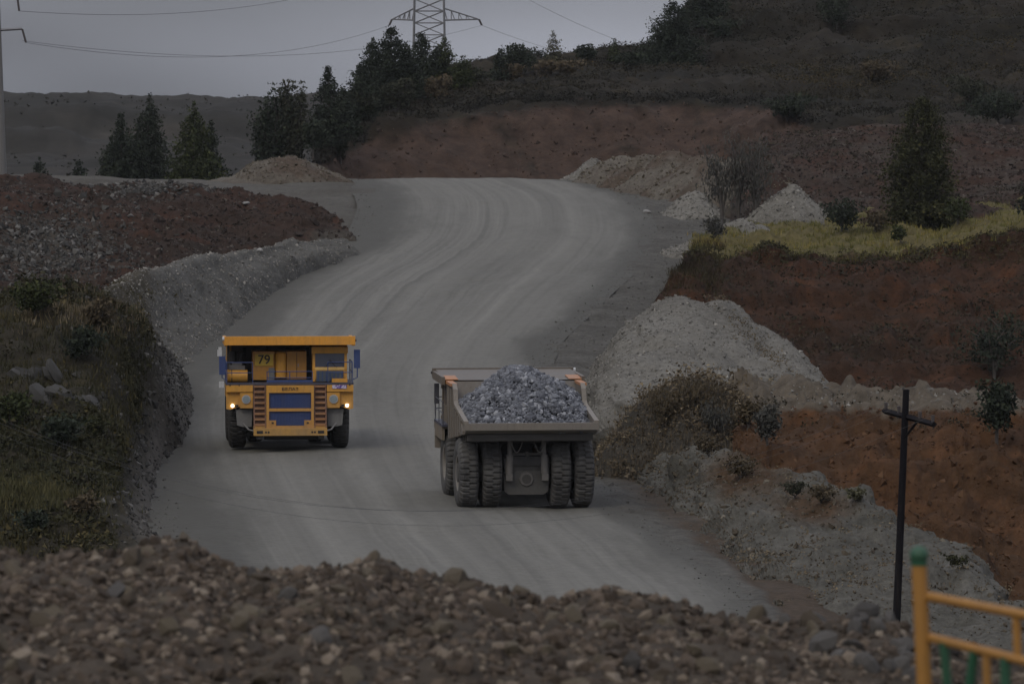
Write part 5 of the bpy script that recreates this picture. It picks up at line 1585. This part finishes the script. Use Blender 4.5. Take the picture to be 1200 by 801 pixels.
# right side
def sidebush(surf, px, py, wpx, hpx, label, mat=ML_bush, n=700, leaf=.2, group="bushes on the right side", **kw):
    p = on_surf(surf, px, py, 4)
    s = ppm(p[1])
    bush(p, wpx / s, hpx / s, label, mat, group, n=n, leaf=leaf, **kw)
p = on_surf("cliff_meadow", 1076, 262, 4)
conifer(p, 152 / ppm(p[1]), 112 / ppm(p[1]), "broad yellow-green larch standing on the meadow", ML_larch, "trees on the meadow", dens=3.2, power=.48, leaf=.22, rag=.3, name="larch", z0=.03)
p = on_surf("cliff_meadow", 1207, 250, 4)
conifer(p, 75 / ppm(p[1]), 34 / ppm(p[1]), "dark conifer cut by the right frame edge", ML_dark, "trees on the meadow", dens=1.5, leaf=.28)
for px, py, w_, h_, lb in ((846, 246, 34, 66, "left bare grey bush among the heaps"), (866, 246, 38, 86, "tallest bare grey bush among the heaps"), (886, 244, 36, 70, "right bare grey bush among the heaps")):
    p = U(px, py, 452)
    bush(p - np.array([0, 0, .8]), 1.35 * w_ / ppm(452), h_ / ppm(452) + .8, lb, ML_twig, "bare bushes among the heaps", n=1100, leaf=.24, stems=6, bare=True)
sidebush("cliff_meadow", 838, 278, 40, 28, "low grey bush at the meadow's left end", ML_twig, 500)
sidebush("cliff_meadow", 985, 268, 52, 36, "dark round bush at the back of the meadow", ML_dark, 1300)
sidebush("cliff_meadow", 1025, 270, 34, 26, "rusty bush between dark bush and larch", ML_rust, 600)
sidebush("cliff_meadow", 1057, 282, 20, 18, "small green bush in front of the larch", ML_green, 400)
sidebush("cliff_meadow", 1120, 262, 50, 28, "green bush right of the larch", ML_green, 700)
sidebush("cliff_meadow", 1170, 440, 90, 70, "wide dark bush low on the upper cliff", ML_dark, 1800)
sidebush("clay_ledge", 1172, 515, 52, 62, "dark bush growing on the red ledge near the frame edge", ML_dark, 1600, .18)
sidebush("clay_ledge", 895, 520, 40, 44, "blue-grey bush left on the red ledge", ML_twig, 900, .16)
sidebush("clay_ledge", 872, 500, 36, 28, "dry tan bush beside the brown hump", ML_rust, 800, .16)
sidebush("earth_hump", 775, 500, 56, 46, "brown leafless brush at the left of the hump", ML_rust, 1300, .13, bare=True)
sidebush("earth_hump", 812, 482, 52, 40, "brown leafless brush on top of the hump", ML_rust, 1300, .13, bare=True)
sidebush("earth_hump", 838, 505, 40, 36, "grey brush at the right of the hump", ML_twig, 900, .14, bare=True)
sidebush("roadside_berm", 830, 530, 44, 24, "ochre tuft of brush in front of the hump", ML_rust, 700, .12)
sidebush("roadside_berm", 872, 560, 50, 24, "rusty brush on the brown patch of the berm", ML_rust, 700, .12)
sidebush("roadside_berm", 962, 588, 46, 20, "brown brush on the berm left of the utility pole", ML_rust, 600, .12)
sidebush("roadside_berm", 1000, 590, 26, 16, "small pale green bush on the roadside berm", ML_pale, 350, .12)
sidebush("roadside_berm", 930, 580, 30, 18, "small dark bush on the roadside berm", ML_bush, 350, .12)
sidebush("roadside_berm", 1118, 668, 22, 14, "small yellow bush on the berm behind the utility pole", ML_larch, 300, .1)
# left bank
def lb(px, py, w_, h_, label, mat=ML_bush, n=900):
    sidebush("bank", px, py, w_, h_, label, mat, n, .16, "bushes on the left bank")
lb(40, 372, 70, 34, "dark green bush on top of the left bank", ML_green, 1400)
lb(118, 385, 50, 34, "brown bush at the top right of the left bank", ML_rust, 1000)
lb(95, 420, 60, 36, "dark bush on the upper left bank", ML_dark, 1300)
lb(20, 500, 70, 44, "dark green bush halfway up the left bank", ML_green, 1400)
lb(75, 520, 60, 36, "dark bush right of the green one on the left bank", ML_dark, 1200)
lb(118, 512, 30, 24, "yellowish bush above the rock cut", ML_larch, 500)
lb(36, 625, 44, 26, "small dark bush at the bottom of the left bank", ML_dark, 700)
lb(100, 610, 44, 26, "brown bush at the bottom of the left bank", ML_rust, 700)

# ================================================================== PYLON, POLES, WIRES, FENCE
M_galv = paint("galvanised_steel", (.2, .2, .205), .2)
M_conc = paint("grey_concrete", (.16, .155, .145), .3)
M_tar = paint("tarred_wood", (.008, .0075, .01), .02, rough=.8, spec=.1)
M_wire = paint("wire", (.05, .05, .055), .1)
M_ins = paint("insulator", (.06, .05, .05), .1)

p = U(503, 92, 720)
pyl = empty("lattice_pylon", p, "grey lattice power pylon behind the hill conifers", "pylon")
sc_p = ppm(720)
def pyl_w(z):
    return np.interp(z, [0, 4, 40], [2.15, 1.9, 1.35])
ztop = 24.0
corners = [(-1, -1), (1, -1), (1, 1), (-1, 1)]
for cx, cy in corners:
    MB().beam((cx * pyl_w(-6), cy * pyl_w(-6), -6), (cx * pyl_w(ztop), cy * pyl_w(ztop), ztop), .17).put("leg", M_galv, pyl)
zs = np.arange(-2, ztop - .1, 1.5)
br = MB()
for z in zs:
    for k in range(4):
        a, b = corners[k], corners[(k + 1) % 4]
        w0, w1 = pyl_w(z), pyl_w(z + 1.5)
        br.beam((a[0] * w0, a[1] * w0, z), (b[0] * w1, b[1] * w1, z + 1.5), .075)
        br.beam((b[0] * w0, b[1] * w0, z), (a[0] * w1, a[1] * w1, z + 1.5), .075)
        br.beam((a[0] * w0, a[1] * w0, z), (b[0] * w0, b[1] * w0, z), .075)
br.put("bracing", M_galv, pyl, kind="stuff")
arm_tips = []
for zA, half, hh in ((7.35, 5.6, 1.5), (14.5, 4.6, 1.4)):
    for s in (-1, 1):
        a = MB(); w0 = pyl_w(zA)
        L = half + (.7 if s > 0 else -.9)
        tip = (s * L, 0, zA + .1)
        for cy in (-1, 1):
            a.beam((s * w0, cy * w0, zA), tip, .12); a.beam((s * w0, cy * w0, zA + hh), tip, .11)
            for q in np.linspace(0, .85, 5):
                lo = np.array((s * w0, cy * w0, zA)) * (1 - q) + np.array(tip) * q
                hi = np.array((s * w0, cy * w0, zA + hh)) * (1 - q) + np.array(tip) * q
                q2 = q + .1
                lo2 = np.array((s * w0, cy * w0, zA)) * (1 - q2) + np.array(tip) * q2
                a.beam(lo, hi, .06); a.beam(hi, lo2, .06)
        a.put("crossarm", M_galv, pyl, kind="stuff")
        MB().cyl((tip[0], 0, tip[2]), (tip[0] + s * .35, 0, tip[2] - .75), .13, n=8).put("insulator", M_ins, pyl)
        arm_tips.append(np.array(p) + np.array([tip[0] + s * .35, 0, tip[2] - .75]))

# pale pole at the left frame edge
d0 = 470
p0 = U(2, 212, d0)
pole = empty("utility_pole", p0, "pale concrete power pole at the left frame edge", "utility pole")
sp = ppm(d0)
MB().cyl((0, 0, -3), (-.55, 0, 20), .55, .28, n=16).put("pole", M_conc, pole, True)
ends = []
for z, xr, xt in ((12.4, 1.75, 2.05), (15.0, 1.35, 1.5)):
    MB().beam((-2.2, 0, z - .1), (xr, 0, z + .15), .16).put("crossarm", M_galv, pole)
    MB().cyl((xr, 0, z + .1), (xt, 0, z - 1.0), .09, n=8).put("insulator", M_ins, pole)
    ends.append(p0 + np.array([xt, 0, z - 1.0]))


def wire(a, b, sag, label, r=.022, n=40):
    s = np.linspace(0, 1, n)[:, None]
    P = a * (1 - s) + b * s
    P[:, 2] -= (4 * sag * s * (1 - s))[:, 0]
    V, Fq = tube_np(P, r, 5)
    put("power_line", mesh_np("power_line", V, Fq, True), M_wire, label=label, cat="wire", group="overhead power lines")
wire(ends[0], arm_tips[0], 2.4, "lower wire from the pale pole to the pylon", .02)
wire(ends[1], arm_tips[2], 2.2, "upper wire from the pale pole to the pylon", .02)
wire(ends[0] + np.array([-.3, 0, .15]), arm_tips[1], 2.4, "third wire, running to the far pylon arm", .018)
wire(arm_tips[1], U(800, 84, 800), 1.2, "lower wire from the pylon to the right, over the skyline", .02)
wire(arm_tips[3], U(830, 80, 800), 1.5, "upper wire from the pylon to the right, over the skyline", .02)

# dark leaning pole in the right foreground
top = U(1062, 456, 130); bot = U(1042, 905, 130)
np_ = empty("utility_pole", bot, "thin dark wooden pole with crossarm, before the red ledge", "utility pole")
v = top - bot
MB().cyl((0, 0, -.6), tuple(v), .105, .075, n=12).put("pole", M_tar, np_, True)
ca, cb_ = U(1036, 481, 131.2) - bot, U(1095, 497, 128.6) - bot
MB().beam(tuple(ca), tuple(cb_), .10).put("crossarm", M_tar, np_)
for q in (.04, .3, .72, .97):
    e = ca * (1 - q) + cb_ * q
    MB().cyl(tuple(e), tuple(e + np.array([0, 0, .2])), .03, .045, n=8).put("insulator", M_ins, np_, True)
mid = (ca + cb_) / 2
MB().beam(tuple(U(1076, 492, 129.6) - bot), tuple(U(1061, 512, 129.95) - bot), .05).put("brace", M_tar, np_)
for q, lbx, yo in ((.04, "left-most thin wire from the dark pole across the road", 0), (.3, "second thin wire from the dark pole across the road", -7), (.97, "right-most thin wire from the dark pole across the road", 18)):
    e = bot + ca * (1 - q) + cb_ * q + np.array([0, 0, .2])
    wire(e, U(-420, 250 + yo, 128), 4.35, lbx, .0032, 60)

# painted fence at the right
M_or = paint("orange_fence_paint", (.36, .17, .03), .12)
M_gr = paint("green_fence_paint", (.012, .085, .04), .1)
fp = U(1087, 860, 25)
fence = empty("fence", fp, "orange metal railing with green bars and a green ball on its post", "fence")
def fpt(px, py, d):
    return U(px, py, d) - fp
V0 = fpt(1077, 660, 25.0); V1 = fpt(1090, 960, 25.0)
MB().cyl(tuple(V1), tuple(V0), .034, n=16).put("post", M_or, fence, True)
me = bpy.data.meshes.new("ball")
import bmesh
bm = bmesh.new(); bmesh.ops.create_uvsphere(bm, u_segments=20, v_segments=12, radius=.042); bm.to_mesh(me); bm.free()
me.polygons.foreach_set("use_smooth", [True] * len(me.polygons))
o = put("ball", me, M_gr, fence); o.location = fpt(1077, 650, 25.0)
MB().cyl(tuple(fpt(1077, 662, 25)), tuple(fpt(1077, 657, 25)), .037, n=16).put("collar", M_gr, fence, True)
MB().cyl(tuple(fpt(1086, 698, 25)), tuple(fpt(1290, 737, 24.3)), .022, n=12).put("rail", M_or, fence, True)
MB().cyl(tuple(fpt(1088, 746, 25)), tuple(fpt(1290, 796, 24.3)), .022, n=12).put("rail", M_or, fence, True)
MB().cyl(tuple(fpt(1090, 930, 25)), tuple(fpt(1290, 985, 24.3)), .022, n=12).put("rail", M_or, fence, True)
MB().cyl(tuple(fpt(1290, 680, 24.3)), tuple(fpt(1300, 1010, 24.3)), .034, n=16).put("post", M_or, fence, True)
MB().cyl(tuple(fpt(1191, 720, 24.64)), tuple(fpt(1193, 772, 24.64)), .019, n=10).put("bar", M_or, fence, True)
MB().cyl(tuple(fpt(1156, 764, 24.76)), tuple(fpt(1160, 950, 24.76)), .019, n=10).put("bar", M_or, fence, True)
MB().cyl(tuple(fpt(1106, 752, 24.93)), tuple(fpt(1122, 945, 24.93)), .022, n=10).put("bar", M_gr, fence, True)
MB().cyl(tuple(fpt(1142, 760, 24.81)), tuple(fpt(1118, 945, 24.93)), .022, n=10).put("bar", M_gr, fence, True)
MB().cyl(tuple(fpt(1178, 770, 24.68)), tuple(fpt(1180, 965, 24.68)), .024, n=10).put("bar", M_gr, fence, True)

# ================================================================== THE AIR
m = bpy.data.materials.new("damp_air"); m.use_nodes = True
m.node_tree.nodes.clear()
_o = m.node_tree.nodes.new("ShaderNodeOutputMaterial"); _v = m.node_tree.nodes.new("ShaderNodeVolumePrincipled")
_v.inputs["Color"].default_value = (.92, .94, .97, 1); _v.inputs["Density"].default_value = .000035
m.node_tree.links.new(_v.outputs[0], _o.inputs["Volume"])
MB().box(-2550, 2550, -350, 4050, -30, 75).put("haze", m, kind="stuff", label="thin damp haze over the whole quarry", cat="haze")
